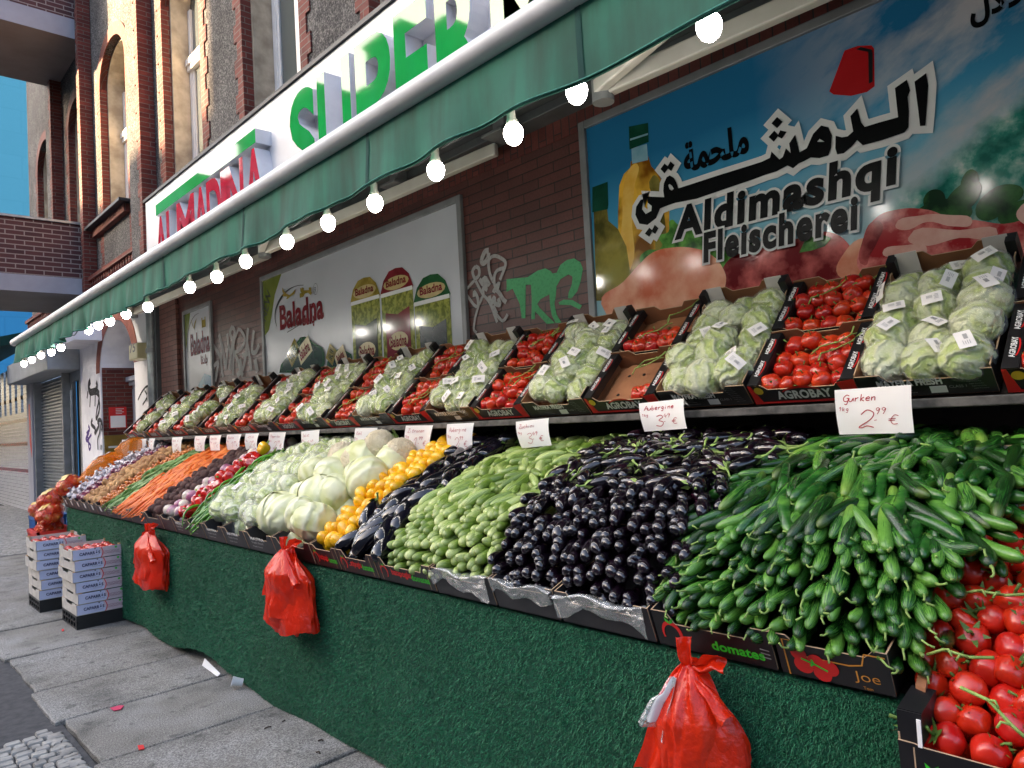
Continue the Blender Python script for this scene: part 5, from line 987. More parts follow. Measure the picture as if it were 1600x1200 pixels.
for x, y, z, d, lab in ((2.3, 3.62, 1.375, (-.8, -.4, .5), 'cauliflower in green leaves sitting highest on the cabbage heap'), (2.22, 3.90, 1.315, (-.7, .2, .7), 'large cream cauliflower curd left of the highest one'), (2.2, 3.72, 1.29, (-.8, 0, .5), 'cream cauliflower below the highest one'), (2.3, 3.42, 1.325, (-.3, -.6, .5), 'leafy cauliflower beside the lemon price card')):
    spawn('cauliflower', cf[0], Matrix.Translation((x, y, z)) @ rotm(d) @ Matrix.Scale(1.05, 4), [('leaves', cf[1])], lab, 'cauliflower', 'cauliflowers')
def lkids(i, st=.6): return [('film', lets[i][1])]+([('sticker', stk_me)] if rnd.random() < st else [])
its = []
for layer in (0, 1):
    for p, t, n_, u, q in heap([(1.74, .96), (2.05, 1.17), (2.4, 1.31), (2.62, 1.36)], 4.06, 4.74, .125, .135, .25, sink=layer*.1):
        i = rnd.randrange(3); its.append((layer, 'wrapped_lettuce', lets[i][0], Matrix.Translation(p+n_*.03) @ rotm((rnd.gauss(-.6, .6), rnd.gauss(0, .6), rnd.gauss(.5, .5)), rnd.uniform(0, 6)) @ Matrix.Scale(rnd.uniform(.95, 1.25), 4), lkids(i, .15), 'round film-wrapped lettuce heaped between the cabbages and the green peppers', 'lettuce', 'wrapped lettuces in the lower heap'))
place_all(its)
heap_balls('long_pepper', 'pepper', chil_me, .02, [(1.70, .94), (2.05, 1.19), (2.22, 1.29)], 4.74, 5.02, 'long thin green pepper heaped beside the wrapped lettuces', 'long green peppers', lambda: (('stalk', chilstem),), up=lay_dir(.6), sp=1.15, layers=2, jit=.5)
heap_balls('green_pepper', 'pepper', [grnpep_me], .043, [(2.22, 1.25), (2.42, 1.33), (2.6, 1.37)], 4.72, 5.02, 'dark green bell pepper at the back under the price cards', 'green bell peppers', lambda: (('stalk', pepstem),), layers=1)
heap_balls('red_pepper', 'pepper', [redpep_me], .045, [(1.72, .95), (2.06, 1.2), (2.25, 1.31)], 5.02, 5.27, 'shiny red bell pepper beside the long green peppers', 'red bell peppers', lambda: (('stalk', pepstem),), layers=2)
spawn('yellow_pepper', yelpep_me, Matrix.Translation((2.24, 5.06, 1.37)) @ rotm((-.4, .3, -.6)), (('stalk', pepstem),), 'single yellow bell pepper above the red peppers', 'pepper')
turn_me = [ball(.042, turn_m, 'turnip', .12, s, .92) for s in (0, 1)]
heap_balls('turnip', 'turnip', turn_me, .044, SLP, 5.27, 5.52, 'round purple and cream turnip between the red peppers and the beetroots', 'turnips')
heap_balls('beetroot', 'beetroot', [ball(.036, beet_m, 'beetroot', .2, s) for s in (0, 1, 2)], .036, SLP, 5.52, 5.9, 'earthy dark brown beetroot beside the carrots', 'beetroots')
heap_balls('carrot', 'carrot', carrot_me, .02, SLP, 5.9, 6.66, 'slim orange carrot in the carrot heap', 'carrots', up=lay_dir(.35), sp=1.5, layers=2, jit=.5)
bean_m = mat('bean_green', '4c7a34', 'a4bc78', 14, .55, rand=.6); bean_me = [veg(.14, .012, lambda t: sup(5)(t), 8, 8, bd, 0, 0, 0, 0, .35).mesh('green_bean', bean_m, True) for bd in (.05, .14)]
heap_balls('green_bean', 'bean', bean_me, .02, SLP, 6.66, 7.0, 'flat green bean pod beside the carrots', 'flat green beans', up=lay_dir(.8), sp=1.2, layers=2, jit=.5)
shal_me = [veg(.05, .017, lambda t: sup(2)(t)*(1-.3*t), 10, 8, 0, 0, 0, .1, s).mesh('shallot', yon_m, True) for s in (0, 1)]
heap_balls('shallot', 'shallot', shal_me, .021, SLP, 7.0, 7.3, 'small copper-skinned shallot between the beans and the potatoes', 'shallots', sp=1.15)
heap_balls('potato', 'potato', pot_me, .036, [(1.70, .935), (2.05, 1.17), (2.4, 1.33), (2.62, 1.38)], 7.3, 7.84, 'pale brown potato in the potato heap', 'potatoes')
heap_balls('red_onion', 'onion', [ball(.034, ron_m, 'red_onion', .1, s, .95) for s in (0, 1)], .035, SLP, 7.84, 8.12, 'dark purple onion beside the potatoes', 'purple onions')
gar_m = mat('garlic_skin', 'cfc6cc', 'e6e0e2', 14, .6, rand=.15)
gm = MB()
for i, (x, y) in enumerate(((-.03, 0), (.03, .005), (0, .035))): 
    k = veg(.05, .026, lambda t: sup(2)(t), 12, 8, 0, 6, .06).v; b = veg(.05, .026, sup(2), 12, 8, 0, 6, .06); gm.add([(a+x, c+y, d) for a, c, d in b.v], b.f)
gm.tube([(0, .01, .015), (0, .01, .05), (.004, .01, .062)], [.022, .006, .018], 8)
heap_balls('garlic_pack', 'garlic', [gm.mesh('garlic_pack', gar_m, True)], .045, SLP, 8.1, 8.4, 'white net pack of garlic bulbs beside the purple onions', 'garlic packs', up=lambda n_, t, u: n_+V((rnd.gauss(0, .4), rnd.gauss(0, .4), 0)), sp=.85)
# ---------------------------------------------------------------- upper shelf with tilted boxes
m = MB(); m.box(2.44, 3.09, -.6, 9.2, 1.455, 1.485); sh = tag(m.build('upper_shelf', shelfmat, bevel=.004), 'worn grey wooden shelf carrying the tilted boxes above the vegetable heaps', 'shelf')
m = MB(); m.obox((2.47, -.6, 1.487), (.33, 0, .30), (0, 9.8, 0), (.02, 0, -.02)); m.build('sloping_back', darkwood, sh)
for y in (-.3, 1.5, 3.6, 5.6, 7.6, 9.0): m = MB(); m.box(2.95, 3.05, y, y+.06, 0, 1.455); m.build('post', darkwood, sh)
m = MB(); m.box(3.0, 3.08, -.4, 9.1, .0, 1.45); m.build('back_board', darkwood, sh)
AL = math.radians(43); US = V((math.cos(AL), 0, math.sin(AL))); UN = V((-US.z, 0, US.x)); O0 = V((2.462, 0, 1.488))
uptom = [tomato(.036, .86, uptom_m, 'salad_tomato', s) for s in (0, 1, 2)]; upcal = tcalyx(.022, .022)
def rk(r, tags): return tags[r]
ordinal = ['first', 'second', 'third', 'fourth', 'fifth', 'sixth', 'seventh', 'eighth', 'ninth', 'tenth', 'eleventh', 'twelfth']
def f_agro(m, A, ex, ey, en, W, H):
    m.slab([(0, 0), (.035, 0), (.012, H), (0, H)], A, ex, ey, en*.0012, 4, 4, 4); m.slab([(W-.035, 0), (W, 0), (W, H), (W-.06, H*.9)], A, ex, ey, en*.0012, 4, 4, 4); m.stroke([(.0, .006), (W, .006)], .01, A, ex, ey, en, 4, .002)
    text(m, 'AGROBAY', A+ex*(W*.26)+ey*(H*.24), ex, ey, w=W*.5, h=H*.4, off=.04, mi=3, en=en, lift=.0014)
    m.stroke([(W*.5+W*.2*math.cos(math.radians(t)), H*.42+H*.4*math.sin(math.radians(t))) for t in range(25, 160, 9)], [.008*math.sin(PI*(i+1)/17)+.001 for i in range(15)], A, ex, ey, en, 4, .0016)
def disc(m, c, ex, ey, en, r, mi): shape(m, [[(r*math.cos(i*PI/10), r*math.sin(i*PI/10)) for i in range(20)]], c, ex, ey, en, .002, mi=mi)
def f_may2(m, A, ex, ey, en, W, H): f_may(m, A, ex, ey, en, W, H)
upt, upl = [], []
y = .995          # left edge of the nearest whole lettuce box (image left = larger y)
pitch_l, pitch_t = .392, .385
k = 0; yl = .19+.392
pos = []
yy = .582-.392
while yy < 8.95:
    pos.append(('L', yy, yy+pitch_l)); yy += pitch_l; pos.append(('T', yy, yy+pitch_t)); yy += pitch_t
    k += 1
pos.insert(0, ('T', pos[0][1]-pitch_t, pos[0][1]))
# nudge so that the photographed edges (.582|.977|1.341|1.723|2.073|2.49) are met
shift = .390
nl = nt_ = 0; LNAME, TNAME = [], []
for kind, a, b in pos:
    a += shift; b += shift; tl = a > 5.6
    if a > 8.85: continue
    jy = rnd.uniform(-.006, .006); dz = rnd.uniform(0, .01); O = O0+UN*dz; a2, b2 = a+.006+jy, b-.006+jy
    if kind == 'L':
        nm = ordinal[nl]+' lettuce box from the right on the upper shelf'; nl += 1
        carton('lettuce_box', a2, b2, (O.x, O.z), US, UN, .585, .095, blackcard, browncard, 'brown-lined black cardboard '+nm, 'lettuce boxes on the upper shelf', side_h=.105, back_h=.145, dip=.028, front=f_may, tape=True, ear=.075)
        its = []; r_ = .072; rows = [(.08, (.075, .2, .325)), (.185, (.06, .19, .32)), (.285, (.08, .2, .325)), (.39, (.065, .195, .33)), (.485, (.085, .21, .32))]
        for s_, us in rows:
            for u_ in us:
                if tl and rnd.random() < .35: continue
                p = O+US*(s_+rnd.uniform(-.02, .02))+UN*(.055+rnd.uniform(0, .05))+V((0, b2-u_*(b2-a2)/.392+rnd.uniform(-.012, .012), 0)); i = rnd.randrange(3)
                d = UN*1.0+V((-.35, -.25, .1))+V((rnd.gauss(0, .3), rnd.gauss(0, .35), rnd.gauss(0, .3)))
                spawn('wrapped_lettuce', lets[i][0], Matrix.Translation(p) @ rotm(d, rnd.uniform(0, 6)) @ Matrix.Scale(rnd.uniform(.96, 1.16), 4), lkids(i, .6), 'film-wrapped iceberg lettuce in the '+nm, 'lettuce', 'lettuces in the '+nm)
    else:
        for lvl in (0, 1):
            nm = ('lower' if lvl == 0 else 'upper')+' box of the '+ordinal[nt_]+' tomato column from the right'
            O2 = O+US*(.298*lvl)+UN*(.012*lvl)
            r = carton('tomato_box', a2, b2, (O2.x, O2.z), US, UN, .29, .088, blackcard, browncard, 'black cardboard '+nm, 'tomato boxes on the upper shelf', side_h=.088, back_h=.10, dip=.022, front=f_agro if lvl == 0 else None, ear=.05, rims=(.042, blackcard, (.3, .72)))
            m = MB(); c0 = O2+V((0, b2, 0))+UN*.089; disc(m, c0+V((0, -.075, 0))*.5-US*.003+UN*(-.022), V((0, -1, 0)), UN, -US, .017, 0); m.build('round_sticker', prtyellow, r)
            empty_ = nt_ == 2
            if empty_:
                m = MB(); c0 = O2+V((0, b2, 0)); ey = V((0, -1, 0)); W = b2-a2; m.slab([(.045, .01), (W-.045, .01), (W-.045, .24), (W-.09, .275), (.09, .275), (.045, .24)], c0+UN*.02, ey, US, UN*.004); tr = m.build('holed_liner', browncard, r)
                m = MB()
                for u_ in (.11, .19, .27):
                    for v_ in (.08, .2): disc(m, c0+UN*.0245+ey*u_+US*v_, ey, US, UN, .008, 0)
                m.build('hole', prtblack, tr)
            W = b2-a2; q = []
            for i, s_ in enumerate((.045, .11, .175, .24)):
                for j in range(5): q.append((s_, .065+.063*j+(.03 if i % 2 else 0)))
            if empty_: q = [p_ for p_ in q if (p_[0] < .12 and p_[1] > .12) or (lvl == 1 and p_[0] < .15)] if lvl else [p_ for p_ in q if p_[0] < .06 and p_[1] > .2]
            elif tl: q = [p_ for p_ in q if rnd.random() < .6]
            else: q = [p_ for p_ in q if rnd.random() < .93]
            for s_, u_ in q:
                if u_ > W-.055: continue
                p = O2+US*(s_+rnd.uniform(-.008, .008))+UN*(.04+rnd.uniform(0, .03))+V((0, b2-u_+rnd.uniform(-.008, .008), 0)); d = UN+V((rnd.gauss(-.2, .45), rnd.gauss(0, .45), rnd.gauss(0, .45)))
                upt.append((a+rnd.random()*.01, 'salad_tomato', rnd.choice(uptom), Matrix.Translation(p) @ rotm(d, rnd.uniform(0, 6)) @ Matrix.Scale(rnd.uniform(.88, 1.1), 4), (('calyx', upcal),) if not tl else (), 'red salad tomato in the '+nm, 'tomato', 'tomatoes in the '+nm))
            if not tl:
                for v_ in range(2):
                    m = MB(); y_ = b2-rnd.uniform(.1, W-.12); s_ = rnd.uniform(.05, .18); P_ = [O2+US*(s_+.03*i)+UN*(.088+.008*math.sin(i*2))+V((0, y_+.022*math.sin(i*1.3+v_)-.025*i, 0)) for i in range(5)]
                    m.tube(P_, .0028, 5)
                    for i in (1, 2, 3): m.tube([P_[i], P_[i]+V((0, .02*(-1)**i, 0))+US*.012-UN*.006], .0022, 5)
                    tag(m.build('tomato_vine', stem_g, smooth=True), 'thin vine stalk in the '+nm, 'vine stalk', 'vine stalks in the '+nm)
        nt_ += 1
place_all(upt, 300)
# ---------------------------------------------------------------- big vine tomatoes at the right end
vb = carton('tomato_crate', .18, .612, (1.600, .66), V((.96, 0, .2)), V((-.06, 0, 1)), .44, .135, blackcard, blackcard, 'open black cardboard crate of vine tomatoes at the right end of the table', None, side_h=.15, dip=.004, front=f_dom, ear=.03, back_h=.2)
m = MB(); m.obox((1.60, .565, .795), (.09, 0, .02), (0, .047, 0), (0, 0, .062)); m.build('corner_flap', blackcard, vb); m = MB(); m.obox((1.596, .565, .70), (.004, 0, 0), (0, .047, 0), (0, 0, .155)); m.build('corner_face', blackcard, vb)
m = MB(); m.obox((1.592, .574, .79), (.003, 0, 0), (0, -.008, 0), (0, 0, .055)); m.build('torn_edge', paper, vb); m = MB(); m.obox((1.67, .58, .86), (.035, .006, .012), (.008, .022, 0), (.004, 0, .022)); m.build('torn_corner', browncard, vb)
vt = [tomato(.0345, e, tomato_m, 'vine_tomato', s) for s, e in ((0, .88), (1, .98), (2, 1.1), (3, .92))]; vcal = [tcalyx(.024, .028), tcalyx(.028, .031)]
its = []
for layer in (0, 1):
    for p, t, n_, u, q in heap([(1.635, .765), (1.78, .92), (2.0, 1.12), (2.2, 1.2)], .1, .63, .058, .066, .25, .0, sink=.05*layer):
        if p.y > .615-.12*max(0, q-.35): continue
        its.append((layer+rnd.random()*.1, 'vine_tomato', ch(vt), Matrix.Translation(p+n_*rnd.uniform(-.01, .012)) @ rotm(V((-.3+rnd.gauss(0, .5), rnd.gauss(.1, .7), .7)), rnd.uniform(0, 6)) @ Matrix.Scale(rnd.uniform(.9, 1.1), 4), (('calyx', ch(vcal)),), 'large red vine tomato heaped at the right end of the table', 'tomato', 'large vine tomatoes at the right end'))
place_all(its)
for P in ([(1.70, .58, .945), (1.69, .545, .965), (1.70, .50, .955), (1.695, .455, .965)], [(1.63, .50, .915), (1.62, .45, .905), (1.60, .41, .875), (1.60, .38, .85)], [(1.83, .55, 1.05), (1.82, .51, 1.065), (1.83, .46, 1.06), (1.82, .42, 1.07)]):
    m = MB(); m.tube(P, .0035, 6)
    for i in (1, 2): a = V(P[i]); m.tube([a, a+V((-.012, .014*(-1)**i, .006)), a+V((-.016, .02*(-1)**i, -.006))], .0026, 5)
    tag(m.build('tomato_vine', stem_g, smooth=True), 'green vine stalk lying over the large vine tomatoes', 'vine stalk', 'vine stalks on the large tomatoes')
m = MB(); m.grid(lambda u, v: (1.40+.05*math.sin(PI*v)+.02*u, .36-.10*u+.05*v, .66+.19*v-.03*u), 8, 12); m.grid(lambda u, v: (1.397+.05*math.sin(PI*v), .372-.012*u+.05*v, .66+.192*v), 3, 12, 1); rb = tag(m.build('carrier_bag', [navy, bagred], smooth=True), 'dark carrier bag with a red edge at the lower right corner', 'bag')
# ---------------------------------------------------------------- price cards
GL = {'0': [[(.5, 1), (.1, .7), (.1, .3), (.5, 0), (.8, .35), (.75, .8), (.5, 1)]], '1': [[(.2, .7), (.5, 1), (.45, 0)]], '2': [[(.1, .75), (.4, 1), (.75, .8), (.6, .45), (.05, .05), (.2, .0), (.45, .1), (.8, .0)]], '3': [[(.15, .9), (.5, 1), (.7, .8), (.35, .55), (.75, .35), (.55, .02), (.1, .1)]], '4': [[(.4, 1), (.1, .4), (.8, .45)], [(.6, .7), (.5, 0)]], '9': [[(.7, .8), (.4, 1), (.2, .75), (.45, .55), (.7, .85), (.6, .4), (.4, 0)]], ',': [[(.3, .1), (.25, -.1)]], '-': [[(.1, .4), (.6, .48)]], '€': [[(.85, .85), (.5, .95), (.25, .5), (.45, .1), (.85, .12)], [(.05, .58), (.65, .62)], [(.05, .42), (.6, .45)]],
  'G': [[(.8, .85), (.45, 1), (.1, .6), (.25, .1), (.7, .15), (.75, .5), (.5, .5)], [(.75, .5), (.6, -.35), (.3, -.3)]], 'A': [[(.05, 0), (.45, 1), (.8, 0)], [(.2, .4), (.7, .42)]], 'Z': [[(.1, .95), (.75, 1), (.1, .05), (.8, .05)]], 'P': [[(.2, 0), (.25, 1), (.7, .85), (.6, .55), (.22, .5)]], 'K': [[(.15, 1), (.15, 0)], [(.7, .95), (.18, .5), (.75, 0)]], 'S': [[(.75, .9), (.4, 1), (.2, .75), (.65, .4), (.5, .02), (.1, .1)]], 'B': [[(.2, 0), (.2, 1), (.65, .85), (.25, .55), (.75, .3), (.2, 0)]],
  'u': [[(.1, .55), (.15, .1), (.45, .05), (.65, .5), (.68, .05)]], 'r': [[(.2, .55), (.22, .0), (.25, .35), (.6, .55)]], 'k': [[(.2, 1), (.2, 0)], [(.6, .55), (.25, .28), (.65, 0)]], 'e': [[(.15, .28), (.6, .35), (.45, .58), (.15, .35), (.3, .02), (.65, .1)]], 'n': [[(.15, .55), (.18, 0), (.22, .4), (.55, .5), (.6, 0)]], 'b': [[(.2, 1), (.2, .05), (.55, .1), (.5, .45), (.2, .35)]], 'g': [[(.6, .5), (.3, .55), (.2, .2), (.55, .15), (.6, .5), (.5, -.35), (.15, -.3)]], 'i': [[(.3, .5), (.32, 0)], [(.3, .75), (.32, .8)]], 'c': [[(.6, .5), (.25, .5), (.2, .1), (.6, .05)]], 'h': [[(.2, 1), (.2, 0), (.25, .4), (.55, .45), (.6, 0)]], 'o': [[(.4, .55), (.15, .3), (.35, .0), (.6, .25), (.4, .55)]], 'a': [[(.6, .5), (.25, .5), (.2, .1), (.5, .1), (.6, .5), (.65, 0)]], 'p': [[(.2, .55), (.15, -.35)], [(.2, .5), (.6, .45), (.5, .1), (.2, .1)]], 't': [[(.35, .9), (.35, .05), (.6, .05)], [(.1, .6), (.6, .62)]], 'l': [[(.3, 1), (.3, .05), (.5, .02)]], 's': [[(.55, .5), (.25, .5), (.5, .22), (.2, .0)]], 'm': [[(.1, .55), (.12, 0), (.15, .4), (.38, .5), (.4, 0), (.42, .4), (.68, .48), (.7, 0)]]}
def hand(m, s_, u, v, h, F, wd=.0018, mi=1, adv=.62):
    for c_ in s_:
        for P in GL.get(c_, []): 
            Q = sm([(u+x*h*.7+y*h*.12, v+y*h) for x, y in P], 4); vs = [F(a, b) for a, b in Q]; L = []
            for i, p_ in enumerate(vs):
                d = (vs[min(i+1, len(vs)-1)]-vs[max(i-1, 0)]); nn_ = d.cross(V((-1, 0, 0)))
                nn_ = nn_.normalized()*wd/2 if nn_.length else V((0, 0, wd/2)); L += [p_-nn_+V((-.0012, 0, 0)), p_+nn_+V((-.0012, 0, 0))]
            m.add(L, [(2*i, 2*i+1, 2*i+3, 2*i+2) for i in range(len(vs)-1)], mi)
        u += h*adv*(.9 if c_ != ' ' else .8)
cards = [(9.02, .155, .285, -.09, 'Knoblauch', '1 99', 'end'), (8.43, .115, .25, -.08, 'Zwiebel', '1 49', ''), (8.10, .075, .14, -.1, 'Zwiebel', '1 99', ''), (7.31, .085, .15, .01, 'Kartoffel', '1 29', ''), (6.70, .085, .135, -.1, 'Bohnen', '3 99', ''), (6.35, .085, .13, -.0, 'Karotten', '1 49', ''), (5.945, .095, .125, -.05, 'Beete', '1 99', ''), (5.59, .085, .125, -.06, 'Rettich', '2 49', ''), (5.16, .10, .14, -.12, 'Paprika', '2 99', ''), (4.635, .13, .14, .14, 'Salat', '1 49', ''), (3.92, .125, .145, -.10, 'Kohl', '1 99', ''), (3.36, .115, .14, -.16, 'Zitronen', '1 99', ''), (2.985, .115, .15, .0, 'Aubergine', '2 99', ''), (2.435, .135, .125, .22, 'Zuchini', '3 49', ''), (1.71, .21, .115, .16, 'Aubergine', '3 49', ''), (.915, .23, .145, .03, 'Gurken', '2 99', '')]
clab = {'Gurken': 'reading Gurken 2,99 € over the cucumbers', 'Zuchini': 'slanting, reading Zuchini 3,49 € over the courgettes', 'Zitronen': 'over the lemons', 'Kohl': 'over the cauliflowers', 'Salat': 'over the film-wrapped lettuces', 'Paprika': 'over the dark green bell peppers', 'Rettich': 'over the turnips and yellow pepper', 'Beete': 'over the beetroots', 'Karotten': 'over the nearer carrots', 'Bohnen': 'over the farther carrots', 'Kartoffel': 'over the potatoes', 'Knoblauch': 'at the far left end, hanging lowest'}
for i, (y, wd, ht, sl, a_, pr_, _) in enumerate(cards):
    cv = rnd.uniform(.008, .02); zt = 1.478+(.05 if y < 2 else 0); xo = 2.428; wd *= 1.0
    th_ = .38 if y > 2.2 else .08
    if y > 2.2: wd = (.15 if y > 4 else .17)*(1 if y < 7.9 or y > 8.2 else .7)
    def F(u, v, y=y, wd=wd, ht=ht, sl=sl, cv=cv, zt=zt, ph=rnd.random()*6, xo=xo, th_=th_): return V((xo-(1-u)*wd*math.sin(th_)-cv*math.sin(v*2.2+.4)-.006*math.sin(u*4+ph)-.02*(1-v)*u-(.02 if zt > 1.5 else 0), y-wd*math.cos(th_)*(u-.5)-sl*ht*(v-.5)*-1.0, zt-ht+ht*v+.06*wd*(u-.5)*sl*4))
    m = MB(); m.grid(lambda u, v: F(u, v), 10, 10)
    fw = min(1.0, ht/wd)
    hand(m, a_, .10, .72, .15, F, .0028 if wd > .2 else .0018, adv=.56)
    hand(m, '1kg', .03, .52, .09, F, .0016); hand(m, pr_[0], .28, .14, .38, F, .003 if wd > .2 else .0022); hand(m, pr_[2:], .52, .42, .14, F, .0018); hand(m, '-', .5, .25, .1, F); hand(m, '€', .68, .18, .22, F, .002)
    lab = clab.get(a_) or ('over the nearer aubergines, curled outwards' if a_ == 'Aubergine' and y < 2 else 'reading Aubergine 2,99 € over the large aubergines' if a_ == 'Aubergine' else 'over the garlic packs, second from the far end' if y > 8.3 else 'over the purple onions, third from the far end, narrow')
    tag(m.build('price_card', [paper, inkred], smooth=True), 'white handwritten price card '+lab, 'price card', 'price cards along the shelf edge')
m = MB(); m.grid(lambda u, v: (2.43-.015*u, 1.66-.06*u+.02*v, 1.49+.03*v+.02*math.sin(u*3)), 6, 6); tag(m.build('plastic_scrap', liner, smooth=True), 'scrap of clear tape on the shelf edge by the third lettuce box', 'tape')
# ---------------------------------------------------------------- bundles of red carrier bags
def bags(yc, ztop, zbot, wid, label, seed, white_piece=False, detail=1):
    r4 = random.Random(seed); H = ztop-zbot; root = None; parts = []
    def body(sc, sh, ph, x0, top, bot, kf, squash=.36):
        m = MB()
        def f(u, v):
            a = 2*PI*u; t = v; k = min(1, max(0, (t-.06)/.34)); prof_ = .15+.85*(k*k*(3-2*k))
            w_ = wid/2*prof_*sc; ca, sa = math.cos(a), math.sin(a)
            fold = 1+.22*noise.noise(V((ca*1.6, sa*1.6, t*1.3+seed+ph)))-.16*abs(noise.noise(V((ca*3+ph, sa*3, t*2.2+seed))))-.09*abs(noise.noise(V((ca*7+ph, sa*7, t*3))))
            zz = top-(top-bot)*t-(.035*noise.noise(V((ca*2, sa*2+ph, seed))))*max(0, t-.6)/.4
            cs = abs(ca)**.8*(1 if ca > 0 else -1); sn = abs(sa)**.75*(1 if sa > 0 else -1)
            return V((x0-squash*w_*fold*cs-.004, yc+sh*t*wid+w_*fold*sn, zz))
        m.grid(f, 90, 36); return m
    def sheet(k, w0, rot, dz, top, hgt, dep):
        m = MB(); cr, sr = math.cos(rot), math.sin(rot)
        def f(u, v):
            q = (u-.5)*w0*(.22+.78*min(1, v/.34)**.8); dn = -hgt*v; y_ = q*cr-dn*sr*1.0; z_ = q*sr+dn*cr
            ny = noise.noise(V((u*2.5+k*3, v*2, seed)))*.028+abs(noise.noise(V((u*5, v*3+k, seed+4))))*.018
            return V((dep-.075*math.sin(PI*min(1, max(0, u)))**.7*min(1, v*3)-ny-.012*k, yc+y_, top+z_+.008*math.sin(u*9+k)*v))
        m.grid(f, 36, 26); return m
    m = body(.96, 0, seed, 1.675, ztop-.10*H, zbot+.02*H, 5, .30); root = tag(m.build('red_bag_bundle', bagred, smooth=True), label, 'bags', 'bundles of red bags hung on the carpet'); root.data.set_sharp_from_angle(angle=math.radians(32))
    for k, (w0, rot, hg) in enumerate(((.98, .05, .84), (.86, -.10, .88), (.74, .14, .80), (.62, -.04, .70))):
        o = sheet(k, wid*w0, rot, 0, ztop-.12*H, H*hg, 1.668).build('bag_fold', bagred, root, smooth=True); o.data.set_sharp_from_angle(angle=math.radians(32))
    def flap(p0, d, L, w0, w1, ph, mi=bagred, nm='bag_handle'):
        m = MB(); d = V(d).normalized(); s_ = d.cross(V((-1, 0, 0))).normalized()
        m.grid(lambda u, v: V(p0)+d*(L*v)+s_*((w0+(w1-w0)*v)*(u-.5))+V((-.012*math.sin(u*7+ph)*(.4+v)-.03*v*(1-v)-.012, 0, .006*math.sin(v*9+ph)+.012*noise.noise(V((u*3, v*3, ph))))), 10, 14); return m.build(nm, mi, root, smooth=True)
    zt = ztop-.12*H
    flap((1.655, yc, zt-.02*H), (0, .02, 1), H*.16, .035, .05, 1); flap((1.65, yc-.01, zt), (0, -1, .35), wid*.38, .02, .05, 2); flap((1.64, yc-.02, zt-.01), (-.1, -.8, -.7), wid*.5, .025, .055, 3); flap((1.64, yc+.02, zt-.02), (-.1, .5, -.9), wid*.42, .02, .06, 4)
    flap((1.63, yc, zt-.02), (-.12, -.15, -1), H*.36, .022, .06, 5); flap((1.60, yc+.05, zbot+.60*H), (-.05, .35, -.9), H*.3, .07, .09, 6)
    if white_piece: flap((1.612, yc+.018, zt-.03), (-.28, .42, -1), H*.26, .02, .085, 8, liner, 'white_film'); flap((1.615, yc+.018, zt-.03), (-.27, .36, -1), H*.22, .012, .065, 8, prtwhite, 'white_bag')
    return root
bags(1.145, .885, .34, .275, 'largest red bag bundle with a white piece, hanging nearest the camera', 3, True)
bags(3.50, .955, .50, .42, 'middle red bag bundle hanging below the cabbages', 11)
b3 = bags(5.70, .87, .42, .52, 'farthest red bag bundle hanging below the beetroots, narrow at the top', 23)
# ---------------------------------------------------------------- printed tomato crates on the pavement
lav = mat('lavender_card', 'b4b8d4', 'c4c8e0', 4, .5); pinkp = mat('pink_print', 'b8a4ac', 'ccb8be', 9, .5); birch = mat('pale_crate_side', 'b4aea6', 'cac4ba', 12, .7)
ctom = [tomato(.03, .88, uptom_m, 'crate_tomato', s) for s in (0, 1)]
def capcrate(x0, y0, z, W, D, H, label, grp, top=False, tw=0., cut=False):
    root = empty('tomato_crate', (x0+W/2, y0+D/2, z)); root.rotation_euler.z = tw; tag(root, label, 'crate', grp)
    def p_(mb, nm, mats, **k): o = mb.build(nm, mats, root, **k); return o
    a, b = -W/2, W/2; c, d = -D/2, D/2; ex, ey, en = V((1, 0, 0)), EZ, V((0, -1, 0)); A = V((a, c, 0)); h = H-.006
    m = MB(); m.box(a, b, c, c+.004, .003, h); m.slab([(W*.58, .003), (W, .003), (W, h), (W*.52, h)], A, ex, ey, en*.001, 2, 2, 2)
    m.stroke([(W*.56+.014*math.sin(PI*i/8), h*i/8) for i in range(9)], .006, A, ex, ey, en, 4, .002)
    text(m, 'CAPARRÓS', A+ex*(W*.14)+ey*(h*.40), ex, ey, w=W*.40, h=h*.34, off=.045, mi=1, en=en, lift=.0015); text(m, 'NATURE', A+ex*(W*.34)+ey*(h*.22), ex, ey, w=W*.18, h=h*.10, mi=5, en=en, lift=.0015)
    m.slab([(W*.43, h*.88), (W*.455, h*.88), (W*.455, h*.98), (W*.43, h*.98)], A, ex, ey, en*.0016, 3, 3, 3)
    for k in range(3): m.stroke([(W*(.6+.03*i), h*(.25+.12*k+.1*abs(math.sin(i*1.7+k)))) for i in range(12)], .002, A, ex, ey, en, 6, .002)
    disc(m, A+ex*(W*.86)+ey*(h*.82), ex, ey, en, .009, 7)
    p_(m, 'printed_front', [lav, navy, pinkp, prtblack, prtred, prtgrey, mar, prtgreen])
    m = MB(); m.box(a, b, d-.004, d, .003, h); p_(m, 'back_panel', [birch])
    for k in (0, 1):
        m = MB(); u = [(0, 0), (D, 0), (D, h), (D*.72, h), (D*.68, h*.72), (D*.32, h*.72), (D*.28, h), (0, h)]; m.slab(u, (a if not k else b-.006, c, .003), (0, 1, 0), EZ, (.006, 0, 0)); p_(m, 'side_panel', [birch])
    m = MB(); m.box(a-.002, a+.03, c-.002, c+.03, 0, h+.004) if 0 else m.box(a+.004, a+.03, c+.004, c+.03, 0, h+.004); m.box(b-.03, b-.004, c+.004, c+.03, 0, h+.01); m.box(a+.004, a+.03, d-.03, d-.004, 0, h+.01); m.box(b-.03, b-.004, d-.03, d-.004, 0, h+.01); p_(m, 'corner_post', wood)
    m = MB(); m.box(a, b, c, d, 0, .003); p_(m, 'bottom', birch); return root
